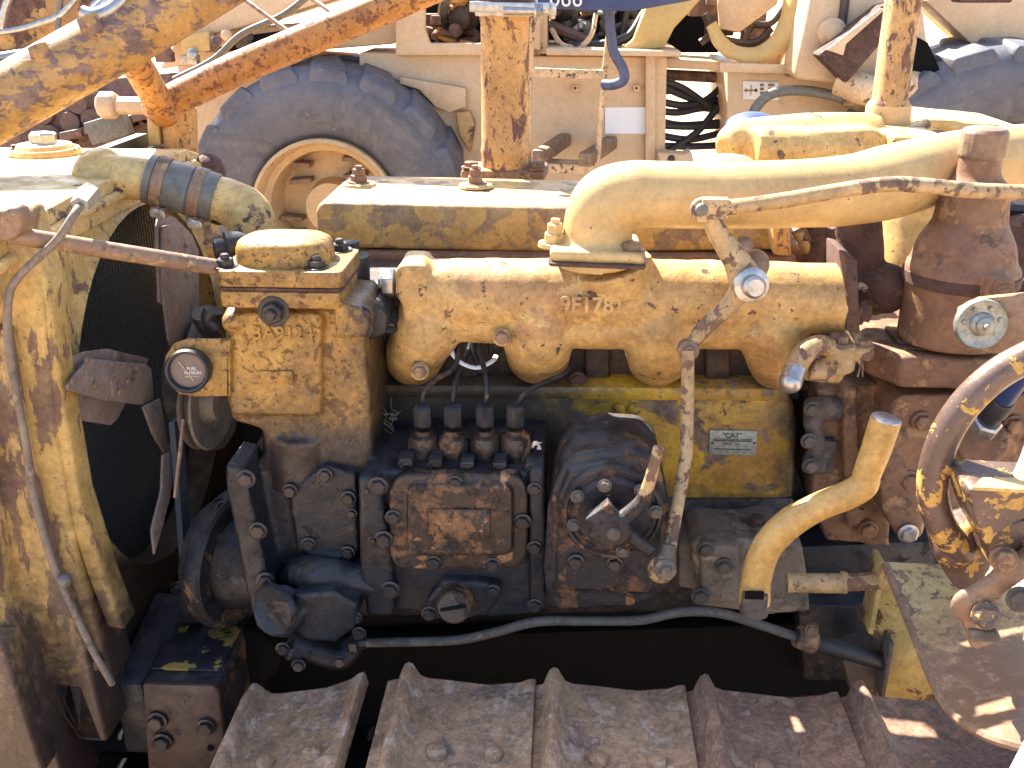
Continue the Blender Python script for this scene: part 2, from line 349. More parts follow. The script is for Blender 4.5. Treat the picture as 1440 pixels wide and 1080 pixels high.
def bolt_mesh(kind, mat):
    k = (kind, mat)
    if k in BM: return BM[k]
    g = G()
    def hexa(r, z0, z1, ch=.12):
        def l(rr_, z): return [Vector((rr_ * math.cos(PI / 3 * i), rr_ * math.sin(PI / 3 * i), z)) for i in range(6)]
        g.loops([l(r, z0), l(r, z1 - ch), l(r * .86, z1)])
    if kind == 'hex': g.lathe((0, 0, 0), (0, 0, 1), [(1.3, -.1), (1.3, .14), (1.22, .18)], 16); hexa(1.0, .1, .85)
    elif kind == 'nut':
        g.lathe((0, 0, 0), (0, 0, 1), [(1.45, -.1), (1.45, .12), (1.38, .16)], 16); hexa(1.0, .1, .95); g.lathe((0, 0, 0), (0, 0, 1), [(.52, .5), (.52, 1.35), (.4, 1.5)], 10)
    elif kind == 'tall':
        g.lathe((0, 0, 0), (0, 0, 1), [(1.5, -.1), (1.45, .25)], 16); hexa(1.0, .1, 1.1); hexa(.78, 1.0, 1.9); g.lathe((0, 0, 0), (0, 0, 1), [(.45, 1.2), (.42, 2.3)], 10)
    else: g.lathe((0, 0, 0), (0, 0, 1), [(1.0, -.1), (1.0, .1), (.85, .4), (.5, .58), (.05, .62)], 14)
    me = bpy.data.meshes.new({'hex': 'hex_bolt', 'nut': 'hex_nut', 'tall': 'hex_nut', 'rivet': 'rivet'}[kind])
    me.from_pydata(g.v, [], g.f); me.update()
    for p in me.polygons: p.use_smooth = True
    me.set_sharp_from_angle(angle=math.radians(30)); me.materials.append(MT[mat]); BM[k] = me; return me
def bolt(c, r, parent, mat='blackbolt', kind='hex', ax=(0, -1, 0), name=None, label=None):
    me = bolt_mesh(kind, mat)
    o = bpy.data.objects.new(name or me.name.split('.')[0], me); col.objects.link(o)
    ax = (Vector(ax) + Vector([random.uniform(-.05, .05) for _ in range(3)])).normalized()
    o.rotation_mode = 'QUATERNION'; o.rotation_quaternion = ax.to_track_quat('Z', 'Y') @ Quaternion((0, 0, 1), random.random() * PI)
    s_ = r * random.uniform(.96, 1.05); o.scale = (s_, s_, s_ * random.uniform(.9, 1.1)); place(o, c, parent)
    if label: o['label'] = label
    return o
def bolts(lst, Y, r, parent, mat='blackbolt', kind='hex', ax=(0, -1, 0), name=None):
    for x, y in lst: bolt(P(x, y, Y), r * M(x, y, Y), parent, mat, kind, ax, name)
def text(s_, c, size, mat, parent, rot=(PI / 2, 0, 0), ext=.0006, bev=0, name='lettering', align='CENTER', label=None, off=0):
    cu = bpy.data.curves.new(name, 'FONT'); cu.body = s_; cu.size = size; cu.extrude = ext; cu.bevel_depth = bev; cu.align_x = align; cu.align_y = 'CENTER'; cu.offset = off; cu.resolution_u = 4
    tmp = bpy.data.objects.new(name, cu); me = bpy.data.meshes.new_from_object(tmp); me.materials.clear(); me.materials.append(MT[mat]); bpy.data.objects.remove(tmp)
    o = bpy.data.objects.new(name, me); col.objects.link(o); o.rotation_euler = rot; place(o, c, parent)
    if label: o['label'] = label
    return o
GZ = -1.03

# ================================================================== THE SETTING
g = G(); n = 40
import itertools
vs = []; fs = []
for j in range(n + 1):
    for i in range(n + 1):
        x = (i / n * 2 - 1); y = (j / n * 2 - 1); X = 400 * x * abs(x) ** 1.6; Y = 400 * y * abs(y) ** 1.6 + 2
        d = math.hypot(X, Y); vs.append((X, Y, GZ + (math.sin(X * 1.7) * math.cos(Y * 1.3) * .012 if d < 30 else 0)))
for j in range(n):
    for i in range(n): a = j * (n + 1) + i; fs.append((a, a + 1, a + n + 2, a + n + 1))
g.add(vs, fs); build(g, 'ground', 'sand', kind='structure')

# ================================================================== WHEELED EARTHMOVER BEHIND
YB = 3.25
EM = thing('wheeled_earthmover', 'tan wheeled earthmoving machine parked behind the tractor, with dusty tyres and a ladder', 'earthmover', (0.5, 4.2, GZ))
# --- body
body = part('side_body', EM, P(740, 160, YB))
g = G(); g.prism([(505, 74), (770, 79), (920, 80), (920, 345), (560, 345), (505, 250)], YB, YB + .9)
build(g, 'lower_panel', 'tan', body, bev=.008)
def ringplate(outer, inner, Y0, d, name, mat, parent, bev=.006):
    g = G(); g.holed([P(x, y, Y0) for x, y in outer], [P(x, y, Y0) for x, y in inner], (0, d, 0)); return build(g, name, mat, parent, bev=bev)
outer = [(556, -60), (680, -60), (760, -60), (760, 0), (760, 78), (680, 78), (556, 78), (556, 0)]
inner = [(598, -40), (660, -40), (690, -30), (694, 0), (694, 58), (680, 61), (604, 61), (597, 40)]
ringplate(outer, inner, YB - .05, .05, 'engine_side_panel', 'tan', body)
g = G(); g.prism([(690, -60), (768, -60), (770, 76), (690, 76)], YB - .02, YB + .3); build(g, 'door_post', 'tan', body, bev=.01)
# ledge above the tank panel, diagonal brace of the cab
g = G(); g.prism([(768, 68), (958, 72), (958, 80), (768, 78)], YB - .12, YB + .5); build(g, 'ledge', 'tan2', body, bev=.006)
g = G(); g.prism([(868, 72), (890, 56), (925, -30), (1000, -30), (985, 0), (948, 40), (934, 68)], YB - .02, YB + .18); build(g, 'diagonal_brace', 'yel_bg', body, bev=.01)
g = G(); g.prism([(908, 76), (922, 76), (922, 232), (908, 232)], YB - .04, YB - .005); build(g, 'panel_end_flange', 'tan', body, bev=.004)
g = G(); g.prism([(921, 78), (938, 80), (935, 228), (921, 230)], YB - .03, YB + .4); build(g, 'panel_corner', 'tan', body, bev=.006)
g = G(); g.prism([(937, 82), (1110, 92), (1110, 104), (937, 96)], YB + .1, YB + .4); build(g, 'cross_rail', 'tan', body, bev=.006)
g = G(); g.prism([(562, 108), (655, 124), (655, 150), (632, 158), (612, 150), (590, 126), (562, 118)], YB - .04, YB + .0); build(g, 'fender_flap', 'tan', body, bev=.004)
g = G(); g.prism([(640, 158), (660, 156), (668, 175), (662, 215), (645, 190)], YB - .05, YB + .05); build(g, 'fender_bracket', 'bgorange', body, bev=.01)
for x, y in ((809, 124), (895, 124)):
    g = G(); c = P(x, y, YB - .012); g.box(c, (.026, .03, .026)); build(g, 'square_boss', 'tan2', body, bev=.004)
    bolt(P(x, y, YB - .03), .006, body, 'blackbolt', 'rivet')
g = G(); g.prism(rr(851, 151, 909.5, 188, .8, 1), YB - .007, YB - .001); build(g, 'sticker', 'white', body, label='blank white rectangular sticker on the tan panel')
for x, y in ((860, 250), (795, 246)):
    a = P(x, y - 50, YB + .0); b_ = P(x - 38, y - 25, YB - .45)
    g = G(); g.bar(a, b_, .055, .055); build(g, 'step_arm', 'leverbrown', body, bev=.01)
g = G(); g.prism([(924, 214), (963, 217), (972, 212), (976, 228), (930, 238)], YB - .1, YB); build(g, 'tow_link', 'tan', body, bev=.01)
bolt(P(944, 223, YB - .1), .012, body, 'blackbolt')
# --- dark engine bays with parts inside
bay = part('engine_bay', EM, P(820, 30, YB + .5))
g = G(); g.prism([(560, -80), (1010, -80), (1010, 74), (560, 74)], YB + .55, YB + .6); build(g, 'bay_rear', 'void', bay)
R_ = random.Random(3)
for k in range(26):
    x0 = R_.choice([R_.uniform(605, 690), R_.uniform(775, 900), R_.uniform(775, 900)]); y0 = R_.uniform(-20, 60)
    pts = [P(x0 + R_.uniform(-40, 40) * t, y0 + R_.uniform(-30, 30) * t, YB + .12 + R_.random() * .3) for t in (0, .5, 1, 1.6)]
    g = G(); g.tube(pts, R_.uniform(.008, .024), 8); build(g, 'bay_pipe', R_.choice(['junk', 'black', 'bgrust', 'junk', 'bgorange', 'hose']), bay)
for k in range(9):
    x0 = R_.choice([R_.uniform(605, 690), R_.uniform(775, 900), R_.uniform(950, 1040)]); y0 = R_.uniform(-20, 50)
    g = G(); c = P(x0, y0, YB + .3)
    if k % 2 and x0 < 940: g.lathe(c, (R_.uniform(-.3, .3), -1, R_.uniform(-.3, .3)), [(.02, 0), (.07, .0), (.075, .05), (.05, .07), (.05, .12), (.02, .13)], 18)
    else: g.box(c, (.12, .1, .09)); g.box(c + Vector((.03, -.07, .02)), (.05, .06, .04))
    build(g, 'bay_component', R_.choice(['junk', 'bgrust', 'junk', 'steel']), bay, bev=.006)
g = G(); g.tube([P(775, 40, YB + .05), P(790, 62, YB + .02), P(815, 66, YB), P(832, 48, YB), P(838, 20, YB + .05)], .011, 8); build(g, 'coiled_cable', 'ladder', bay)
g = G(); g.tube([P(800, 66, YB + .1), P(850, 62, YB + .05), P(885, 50, YB + .05), P(905, 20, YB + .1)], .02, 10); build(g, 'black_cable', 'black', bay)
# --- ladder
lad = part('ladder', EM, P(800, 180, YB - .5))
YL = YB - .35
g = G(); g.tube([P(868, -30, YL), P(857, 40, YL), P(848, 120, YL), P(841, 215, YL), P(838, 242, YL)], .012, 8, smooth=False); build(g, 'rail', 'ladder', lad)
g = G(); g.tube([P(759, -30, YL), P(748, 40, YL), P(744, 120, YL), P(742, 245, YL)], .012, 8, smooth=False); build(g, 'rail', 'ladder', lad)
for y in (95, 229):
    g = G(); g.prism([(744, y), (848 - (y > 150) * 8, y + 4), (848 - (y > 150) * 8, y + 17), (744, y + 13)], YL - .01, YL + .12); build(g, 'step', 'ladder', lad, bev=.004)
# --- blue tank and hose
g = G(); g.prism([(712, -60), (960, -60), (975, 0), (900, 14), (888, 16), (740, 11), (712, 9)], YB - .75, YB - .3); bt = build(g, 'blue_box', 'bluepaint', EM, bev=.008, label='dark blue painted box with light digits')
text('066', P(796, -1, YB - .765), .078, 'whiteink', bt, ext=.001, name='number')
g = G(); g.tube([P(860, -40, YL - .1), P(857, 10, YL - .1), P(859, 50, YL - .1), P(864, 75, YL - .1), P(876, 97, YL - .1), P(877, 112, YL - .1), P(864, 119, YL - .08), P(849, 119, YL - .05)], .020, 12)
build(g, 'curved_hose', 'bluehose', EM, label='bent blue and brown hose hanging beside the ladder')
# --- bundle of black hoses
hb = part('hose_bundle', EM, P(970, 150, YB + .2))
hs = [((925, 118), (955, 132), (985, 142), (1016, 140)), ((925, 130), (950, 128), (975, 140), (1016, 152)), ((925, 142), (960, 148), (990, 142), (1018, 120)), ((925, 156), (955, 158), (990, 152), (1018, 158)),
      ((925, 170), (960, 176), (1018, 172)), ((925, 176), (970, 178), (1018, 176)), ((925, 190), (970, 196), (1018, 186)), ((925, 205), (970, 206), (1018, 204)), ((940, 212), (980, 186), (1010, 150)), ((925, 112), (960, 124), (1000, 150), (1020, 148))]
for h in hs:
    g = G(); g.tube([P(x, y, YB + .12 + .05 * k) for k, (x, y) in enumerate(h)], .016, 10); build(g, 'black_hose', 'black', hb)
g = G(); g.prism([(912, 98), (1030, 104), (1030, 118), (912, 112)], YB + .3, YB + .4); build(g, 'upper_bar', 'bgrust', hb, bev=.01)
# --- articulation frame, arch, boom base on the right
fr = part('front_frame', EM, P(1150, 110, YB))
g = G(); g.prism([(1022, 90), (1105, 96), (1105, 106), (1240, 118), (1330, 150), (1330, 340), (1015, 340), (1022, 240)], YB - .02, YB + .6); build(g, 'lower_plate', 'tan', fr, bev=.012)
g = G(); g.prism([(1012, 88), (1112, 92), (1112, 104), (1012, 102)], YB - .08, YB - .02); build(g, 'plate_lip', 'tan2', fr, bev=.006)
g = G(); g.prism([(1118, 100), (1128, 52), (1146, -40), (1270, -40), (1300, 20), (1310, 100), (1300, 150), (1180, 118), (1120, 112)], YB - .25, YB + .3); build(g, 'tower_plate', 'tan', fr, bev=.02, seg=3)
g = G(); g.prism([(1190, -40), (1400, -40), (1440, 60), (1470, 120), (1395, 100), (1385, 78), (1300, 0), (1255, 60), (1200, 60)], YB + .05, YB + .3); build(g, 'side_plate', 'yel_bg', fr, bev=.01)
g = G(); g.prism([(1300, 0), (1480, -30), (1500, 100), (1386, 80)], YB - .1, YB + .04); build(g, 'light_cover_plate', 'tan2', fr, bev=.006)
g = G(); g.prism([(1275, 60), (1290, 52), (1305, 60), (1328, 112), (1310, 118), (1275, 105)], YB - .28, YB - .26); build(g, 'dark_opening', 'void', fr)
g = G(); g.tube([P(1140, -50, YB), P(1124, 0, YB), P(1112, 35, YB), P(1090, 64, YB), P(1062, 78, YB), P(1032, 74, YB), P(1012, 58, YB), P(1000, 34, YB)], [.08, .07, .06, .045, .04, .038, .036, .03], 12, squash=.6)
build(g, 'lift_arch', 'yel_bg', fr)
g = G(); g.prism([(1120, 99), (1130, 72), (1158, 0), (1150, -40), (1090, -40), (1118, 30), (1110, 62), (1060, 78), (1062, 94)], YB + .1, YB + .25); build(g, 'arch_web', 'tan', fr, bev=.01)
g = G(); g.prism([(1008, -40), (1098, -40), (1094, 6), (1040, 46), (1012, 40)], YB + .08, YB + .12); build(g, 'cable_guard', 'tan', fr, bev=.008)
for q in ([(985, 60), (1030, 30), (1080, 34), (1110, 0)], [(990, 20), (1010, 52), (1060, 60), (1085, 40)], [(1045, 60), (1060, 20), (1055, -20)]):
    g = G(); g.tube([P(x, y, YB + .2) for x, y in q], .016, 8); build(g, 'bay_pipe', 'junk', fr)
g = G(); g.box(P(1062, 52, YB + .25), (.12, .1, .12)); g.box(P(1040, 30, YB + .3), (.22, .1, .09)); build(g, 'bay_component', 'bgrust', fr, bev=.01)
g = G(); g.lathe(P(1168, 45, YB - .25), (0, -1, 0), [(.055, 0), (.055, .03), (.035, .04), (.035, .06), (.01, .065)], 18); build(g, 'pivot_pin', 'tan', fr)
g = G(); g.wprism([P(x, y, YB - .4) for x, y in ((1150, 78), (1240, 8), (1262, 2), (1258, 40), (1190, 118), (1172, 100))], (0, .12, 0)); build(g, 'wedge_bracket', 'darkrust', fr, bev=.01, label='dark rusty wedge shaped bracket with bare cream patches')
g = G(); g.wprism([P(x, y, YB - .42) for x, y in ((1162, 70), (1238, 12), (1246, 12), (1190, 62), (1186, 78))], (0, .015, 0)); build(g, 'cream_patch_plate', 'tan2', fr, bev=.003)
g = G(); g.tube([P(1180, 112, YB - .3), P(1230, 128, YB - .35), P(1300, 112, YB - .2)], .06, 12); build(g, 'lift_cylinder', 'ladder', fr)
g = G(); g.prism([(1045, 114), (1095, 116), (1095, 141), (1045, 139)], YB - .03, YB - .021); dec = build(g, 'maker_plate', 'whitepaint', fr, label='small white maker plate with orange emblem and dark table')
g = G()
for dx in (-7, 0, 7): g.box(P(1056 + dx, 127, YB - .0315), (.013, .003, .013), Matrix.Rotation(PI / 4, 3, 'Y'))
g.box(P(1056, 127, YB - .0315), (.045, .003, .004)); g.box(P(1056, 127, YB - .032), (.004, .003, .045)); build(g, 'emblem', 'bgorange', fr)
g = G()
for k in range(4):
    for j in range(2): g.box(P(1071.5 + 13 * j, 119.5 + 5.6 * k, YB - .0315), (.026 if j else .016, .003, .011))
build(g, 'print_rows', 'leverbrown', fr)
g = G(); g.tube([P(1056, 170, YB - .2), P(1064, 150, YB - .2), P(1085, 132, YB - .2), P(1120, 127, YB - .2), P(1165, 133, YB - .2), P(1225, 152, YB - .2), P(1260, 175, YB - .2)], .021, 12); build(g, 'arched_hose', 'hose', fr)
g = G(); g.tube([P(1188, 138, YB - .21), P(1225, 152, YB - .2), P(1245, 162, YB - .2)], .03, 12, smooth=False); build(g, 'hose_ferrule', 'leverbrown', fr)
g = G(); g.prism([(1340, -20), (1425, -20), (1425, 4), (1350, 4)], YB - .4, YB - .3); build(g, 'upper_bracket', 'darkrust', fr, bev=.01)
g = G(); g.tube([P(1192, -30, YB - .26), P(1186, 20, YB - .26), P(1180, 60, YB - .26)], .018, 8); build(g, 'edge_strip', 'junk', fr)

# --- wheels: tyre with lugs, rim, hub
def wheel(px, py, Y0, Rm, width, lab, rimr=.49):
    c = P(px, py, Y0); w = part('wheel', EM, c, lab)
    g = G(); r = Rm
    prof = [(r * rimr, .03), (r * .56, -.005), (r * .68, -.03), (r * .82, -.03), (r * .91, -.005), (r * .965, .05), (r * .98, width * .5), (r * .965, width - .04), (r * .9, width), (r * .6, width), (r * rimr, width - .05)]
    g.lathe(c, (0, 1, 0), prof, 72, closed=True)
    tyre = build(g, 'tyre', 'tyre', w, angle=60)
    nl = 17; g = G()
    for k in range(nl):
        for sd in (0, 1):
            a = 2 * PI * (k + .5 * sd) / nl; ls = []
            for (t, w0, w1) in ((0, .0, 0), (.33, .05, 0), (.66, .1, 0), (1, .14, 0)):
                y = (-.012 + t * width * .52) if not sd else (width + .012 - t * width * .52)
                aa = a + t * .16; hw = .15 * (1 - .2 * t) / 1; rad = r * (.93 if t == 0 else .955)
                top = r * (.965 if t == 0 else 1.0)
                def q(an, R2): return Vector((c.x + R2 * math.cos(an), c.y + y, c.z + R2 * math.sin(an)))
                ls.append([q(aa - hw, rad * .98), q(aa - hw * .75, top), q(aa + hw * .75, top), q(aa + hw, rad * .98)])
            # lug runs down the shoulder
            yy = (-.014) if not sd else width + .014
            dn = [Vector((c.x + R2 * math.cos(an), c.y + yy, c.z + R2 * math.sin(an))) for an, R2 in ((a - .13, r * .80), (a - .12, r * .83), (a + .09, r * .83), (a + .12, r * .80))]
            g.loops([dn] + ls)
    build(g, 'tread_lugs', 'tyre', w, bev=.012, kind='stuff')
    R2 = r * rimr; g = G()
    g.lathe(c, (0, 1, 0), [(R2 * 1.04, .0), (R2 * 1.04, -.02), (R2 * .99, -.03), (R2 * .95, .0), (R2 * .93, .05), (R2 * .84, .07), (R2 * .82, .16), (R2 * .78, .22), (R2 * .4, .2), (R2 * .36, .10), (.01, .10), (.01, .3), (R2 * 1.04, .3)], 56, closed=True)
    build(g, 'rim', 'rim', w)
    for k in range(5):
        a = 2.3 + k * 2 * PI / 5; q = c + Vector((math.cos(a) * R2 * .68, .18, math.sin(a) * R2 * .68))
        for dz in (.03, -.05):
            g = G(); g.bar(q + Vector((-.05, 0, dz)), q + Vector((.05, 0, dz * .8)), .09, .02); build(g, 'wheel_clamp', 'leverbrown', w, bev=.004)
    return w
WR = (P(445, 300, 3.0).z - GZ) * 1.0
wheel(458, 300, 3.0, .625, .72, 'left wheel with dusty lugged tyre and peach rim')
wheel(1395, 300, 2.95, .68, .5, 'right wheel, only the top of its tyre in view')
# far-side frame so that the machine is closed behind
g = G(); g.prism([(240, 60), (505, 76), (505, 345), (300, 345)], YB + .3, YB + 1.0); build(g, 'rear_body', 'tan', EM, bev=.02)
g = G(); g.prism([(222, 98), (250, 52), (300, 44), (560, 20), (556, 62), (430, 72), (360, 76)], YB + .05, YB + .4); build(g, 'rear_cowl', 'tan2', EM, bev=.015)
g = G(); g.prism([(210, 66), (330, 42), (600, -40), (560, -60), (330, -20), (240, 30)], YB - .1, YB + .3); build(g, 'sloping_arm', 'tan2', EM, bev=.015)
g = G(); g.prism([(252, 50), (294, 44), (296, 72), (256, 76)], YB - .15, YB - .05); build(g, 'battery_box', 'yel_bg', EM, bev=.008)
for k, (x, y) in enumerate(((232, 80), (268, 84), (300, 66), (315, 58), (345, 60))):
    g = G(); c = P(x, y, YB - .12); g.box(c, (.07, .05, .04)); g.lathe(c + Vector((.02, -.02, .02)), (.3, -1, .2), [(.02, 0), (.025, .04), (.008, .05)], 10); build(g, 'small_fitting', ['bgrust', 'steel', 'bgrust', 'tan', 'junk'][k], EM, bev=.004)
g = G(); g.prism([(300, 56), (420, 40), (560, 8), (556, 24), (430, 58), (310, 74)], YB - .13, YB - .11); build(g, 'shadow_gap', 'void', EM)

# ================================================================== CRAWLER RUNNING GEAR BEHIND, LEFT
YC = 3.9
CT = thing('crawler_undercarriage', 'rusty crawler undercarriage with rollers lying behind the radiator at the far left', 'undercarriage', (P(120, 180, YC).x, YC + .3, GZ))
g = G(); g.prism([(-60, 132), (300, 96), (330, 112), (330, 215), (-60, 240)], YC + .15, YC + .6); build(g, 'side_frame', 'bgrust', CT, bev=.01)
g = G(); g.prism([(-60, 240), (500, 200), (500, 420), (-60, 420)], YC + .1, YC + .6); build(g, 'lower_frame', 'darkrust', CT, bev=.01)
for k, (x, y) in enumerate(((108, 146), (98, 172), (70, 190), (127, 168), (40, 205), (150, 180), (8, 212), (60, 160))):
    g = G(); c = P(x, y, YC); g.lathe(c, (0, 1, 0), [(.01, 0), (.05, 0), (.055, .03), (.09, .04), (.09, .12), (.05, .14), (.05, .2)], 20); build(g, 'track_roller', 'bgrust', CT)
for k in range(9):
    x = -20 + k * 34; y = 214 - k * 9
    g = G(); g.prism([(x, y), (x + 30, y - 6), (x + 33, y + 6), (x + 2, y + 12)], YC - .1, YC + .1); build(g, 'track_shoe', 'bgrust', CT, bev=.006)
for x, y in ((112, 132), (131, 137), (190, 172), (204, 168)): bolt(P(x, y, YC + .14), .02, CT, 'void', 'rivet')
g = G(); g.tube([P(150, 148, YC - .4), P(212, 149, YC - .4)], .042, 6, smooth=False); g.lathe(P(152, 148, YC - .4), (-1, .0, 0), [(.052, -.045), (.064, -.03), (.064, .03), (.048, .045)], 8); build(g, 'tie_rod', 'tan', CT, bev=.005)
g = G(); g.bar(P(128, 188, YC - .3), P(180, 172, YC - .3), .08, .11); build(g, 'grey_bracket', 'hose', CT, bev=.008)

# ================================================================== ORANGE PANEL WITH HOSES, FAR LEFT TOP
YO = 2.3
OM = thing('orange_blade_arm', 'rust streaked orange arm plate with thin hoses at the far left top', 'machine arm', (P(40, 30, YO).x, YO + .1, GZ))
g = G(); g.prism([(-60, -60), (150, -60), (148, 10), (110, 46), (40, 66), (-60, 84)], YO, YO + .14); build(g, 'arm_plate', 'bgorange', OM, bev=.01)
g = G(); g.box(P(-30, 60, YO + .07) + Vector((0, 0, -.75)), (.25, .14, 1.5)); build(g, 'support_leg', 'bgrust', OM, bev=.01)
for pts, r, m in (([(-20, 48), (30, 40), (62, 30), (86, 20), (112, -8)], .011, 'steel'), ([(-20, 84), (30, 72), (70, 62), (110, 30), (140, 0)], .012, 'steel'), ([(20, -20), (8, 10), (2, 40)], .013, 'steel'), ([(86, -10), (83, 20), (81, 44)], .010, 'hose')):
    g = G(); g.tube([P(x, y, YO - .06) for x, y in pts], r, 8); build(g, 'thin_hose', m, OM)
g = G(); g.tube([P(-20, 94, YO), P(40, 78, YO), P(60, 70, YO)], .03, 8); build(g, 'pipe_stub', 'junk', OM)

# ================================================================== THE CRAWLER TRACTOR
TR = thing('crawler_tractor', 'old yellow crawler tractor with bare greasy engine, radiator at left and rusty track below', 'crawler tractor', (0.1, .25, GZ))
def pt(name, px, py, Y, label=None, parent=TR): return part(name, parent, P(px, py, Y), label)

# ---------------------------------------------------------------- radiator, guard, fan
XS = -.62; HC = (.145, -.07); HR = .272
rad = part('radiator_guard', TR, (XS, .2, -.5), 'faded yellow radiator guard with round fan opening')
n = 48
def ringpts(fn): return [fn(2 * PI * k / n) for k in range(n)]
def outer_pt(a):
    c, s_ = math.cos(a), math.sin(a); y0, y1, z0, z1 = -.195, .50, -.40, .225
    t = min(((y1 - HC[0]) / c) if c > 1e-6 else 9, ((y0 - HC[0]) / c) if c < -1e-6 else 9, ((z1 - HC[1]) / s_) if s_ > 1e-6 else 9, ((z0 - HC[1]) / s_) if s_ < -1e-6 else 9)
    return Vector((XS, HC[0] + c * t, HC[1] + s_ * t))
g = G(); inn = ringpts(lambda a: Vector((XS, HC[0] + HR * math.cos(a), HC[1] + HR * math.sin(a))))
inn2 = ringpts(lambda a: Vector((XS - .035, HC[0] + HR * 1.0 * math.cos(a), HC[1] + HR * math.sin(a))))
mid = ringpts(lambda a: Vector((XS + .0, HC[0] + HR * 1.06 * math.cos(a), HC[1] + HR * 1.06 * math.sin(a))))
out = ringpts(outer_pt); out2 = [p + Vector((-.035, 0, 0)) for p in out]
g.loops([out2, out, mid, [p + Vector((.012, 0, 0)) for p in inn], inn2], cap=False, close_path=True)
build(g, 'shroud_plate', 'guard', rad, bev=0, angle=50)
# core behind the opening: backing, upright tubes, level fins
core = part('radiator_core', TR, (XS - .1, .2, -.5))
g = G(); g.box((XS - .13, .19, -.09), (.02, .68, .68)); build(g, 'core_back', 'core', core)
g = G()
for k in range(64): g.box((XS - .10, -.13 + k * .0102, -.09), (.03, .0022, .64))
build(g, 'core_tubes', 'fin', core, kind='stuff')
g = G()
for k in range(96): g.box((XS - .096, .19, -.40 + k * .0066), (.018, .66, .0010))
build(g, 'core_fins', 'fin', core, kind='stuff')
# tank on top
zt = .235
g = G(); prof = [(-.255, zt - .07), (-.255, zt - .005), (-.20, zt + .012), (-.05, zt + .02), (.2, zt + .02), (.36, zt + .015), (.45, zt - .012), (.50, zt - .025), (.50, zt - .03), (-.19, zt - .03)]
g.loops([[Vector((x, y, z)) for y, z in prof] for x in (XS + .012, XS - .36)])
tank = build(g, 'radiator_tank', 'tank', TR, bev=.012, seg=3, label='sun bleached yellow radiator top tank')
g = G(); g.loops([[Vector((XS + .014, y, z)) for y, z in ((-.25, zt - .012), (-.05, zt + .004), (.2, zt + .004), (.37, zt - .002), (.47, zt - .05), (.47, zt - .07), (.36, zt - .016), (.2, zt - .010), (-.05, zt - .010), (-.25, zt - .026))],
                  [Vector((XS + .022, y, z)) for y, z in ((-.25, zt - .014), (-.05, zt + .002), (.2, zt + .002), (.37, zt - .004), (.466, zt - .05), (.466, zt - .07), (.36, zt - .014), (.2, zt - .008), (-.05, zt - .008), (-.25, zt - .024))]])
build(g, 'tank_rim', 'tank', tank, bev=.002)
cc = PZ(62, 206, zt + .03)
g = G(); g.lathe(cc + Vector((0, 0, -.02)), (0, 0, 1), [(.052, 0), (.054, .012), (.05, .018), (.045, .018), (.04, .024), (.012, .026)], 32); fc = build(g, 'filler_flange', 'tank', tank)
bolt(cc + Vector((0, 0, .002)), .021, tank, 'steel', 'hex', (0, 0, 1), 'filler_plug')
bolt(cc + Vector((-.035, -.02, .0)), .006, tank, 'blackbolt', 'hex', (0, 0, 1))
for py_, pz_ in ((.42, .20), (.455, .14)):
    g = G(); g.ball((XS + .02, py_, pz_), (.03, .035, .035)); build(g, 'corner_lug', 'darkrust', tank)
# near posts of the guard
def post(pts, X1, X2, name, mat, Y0, Y1, lab=None):
    g = G(); g.prism(pts, Y0, Y1); return build(g, name, mat, rad, bev=.006, seg=3, label=lab)
post([(28, 330), (66, 395), (88, 560), (112, 700), (150, 820), (176, 888), (150, 884), (118, 800), (86, 700), (62, 560), (44, 430), (22, 360)], 0, 0, 'opening_rim', 'guard', -.20, -.16)
post([(22, 300), (60, 420), (76, 600), (108, 780), (160, 960), (150, 965), (60, 790), (26, 600), (8, 470), (-10, 300)], 0, 0, 'side_post', 'guard', -.205, -.14)
post([(-30, 470), (4, 462), (34, 640), (70, 790), (118, 905), (152, 1045), (112, 1042), (78, 1000), (30, 860), (-30, 690)], 0, 0, 'outer_post', 'guard2', -.225, -.14, 'outer post with most of its paint scraped off')
post([(-40, 560), (0, 840), (40, 940), (84, 1078), (100, 1140), (20, 1140), (-40, 1060)], 0, 0, 'lower_corner_post', 'guard2', -.26, -.17)
post([(-40, 905), (0, 905), (28, 985), (62, 1090), (-40, 1120)], 0, 0, 'corner_edge_strip', 'guard2', -.30, -.262)
post([(70, 955), (118, 962), (150, 1045), (110, 1043), (82, 1000)], 0, 0, 'post_foot', 'grease_rust', -.225, -.2)
bolts([(56, 830), (112, 975), (134, 932)], -.21, 10, rad, 'blackbolt')
bolts([(56, 552)], -.165, 9, rad, 'darkrust', 'rivet')
# gauge line down the post
g = G(); pa = [(122, 276, -.14), (108, 296, -.20), (78, 340, -.222), (30, 385, -.23), (12, 420, -.236), (14, 500, -.238), (36, 620, -.238), (48, 700, -.238), (74, 790, -.238), (100, 850, -.238), (128, 910, -.235), (158, 962, -.23)]
g.tube([P(*q) for q in pa], .0046, 10); build(g, 'drain_line', 'dustier', rad, label='thin grey line running down the guard post')
g = G(); g.tube([P(112, 290, -.19), P(126, 272, -.15)], [.010, .013], 6, smooth=False); build(g, 'line_fitting', 'galv', rad)
g = G(); g.ball(P(91, 816, -.24), .009); build(g, 'line_clip', 'hose', rad)
# support rod to the engine
rod = pt('support_rod', 160, 350, -.1, 'brown support rod with flaking yellow paint')
g = G(); g.tube([P(14, 330, -.23), P(305, 376, -.10)], .0098, 16, smooth=False); build(g, 'rod', 'leverbrown', rod)
g = G(); g.prism([(-20, 298), (12, 294), (30, 306), (28, 330), (14, 340), (-20, 344)], -.25, -.215); g.tube([P(20, 300, -.24), P(38, 303, -.24)], .012, 12, smooth=False); build(g, 'rod_bracket', 'leverbrown', rod, remesh=.004)
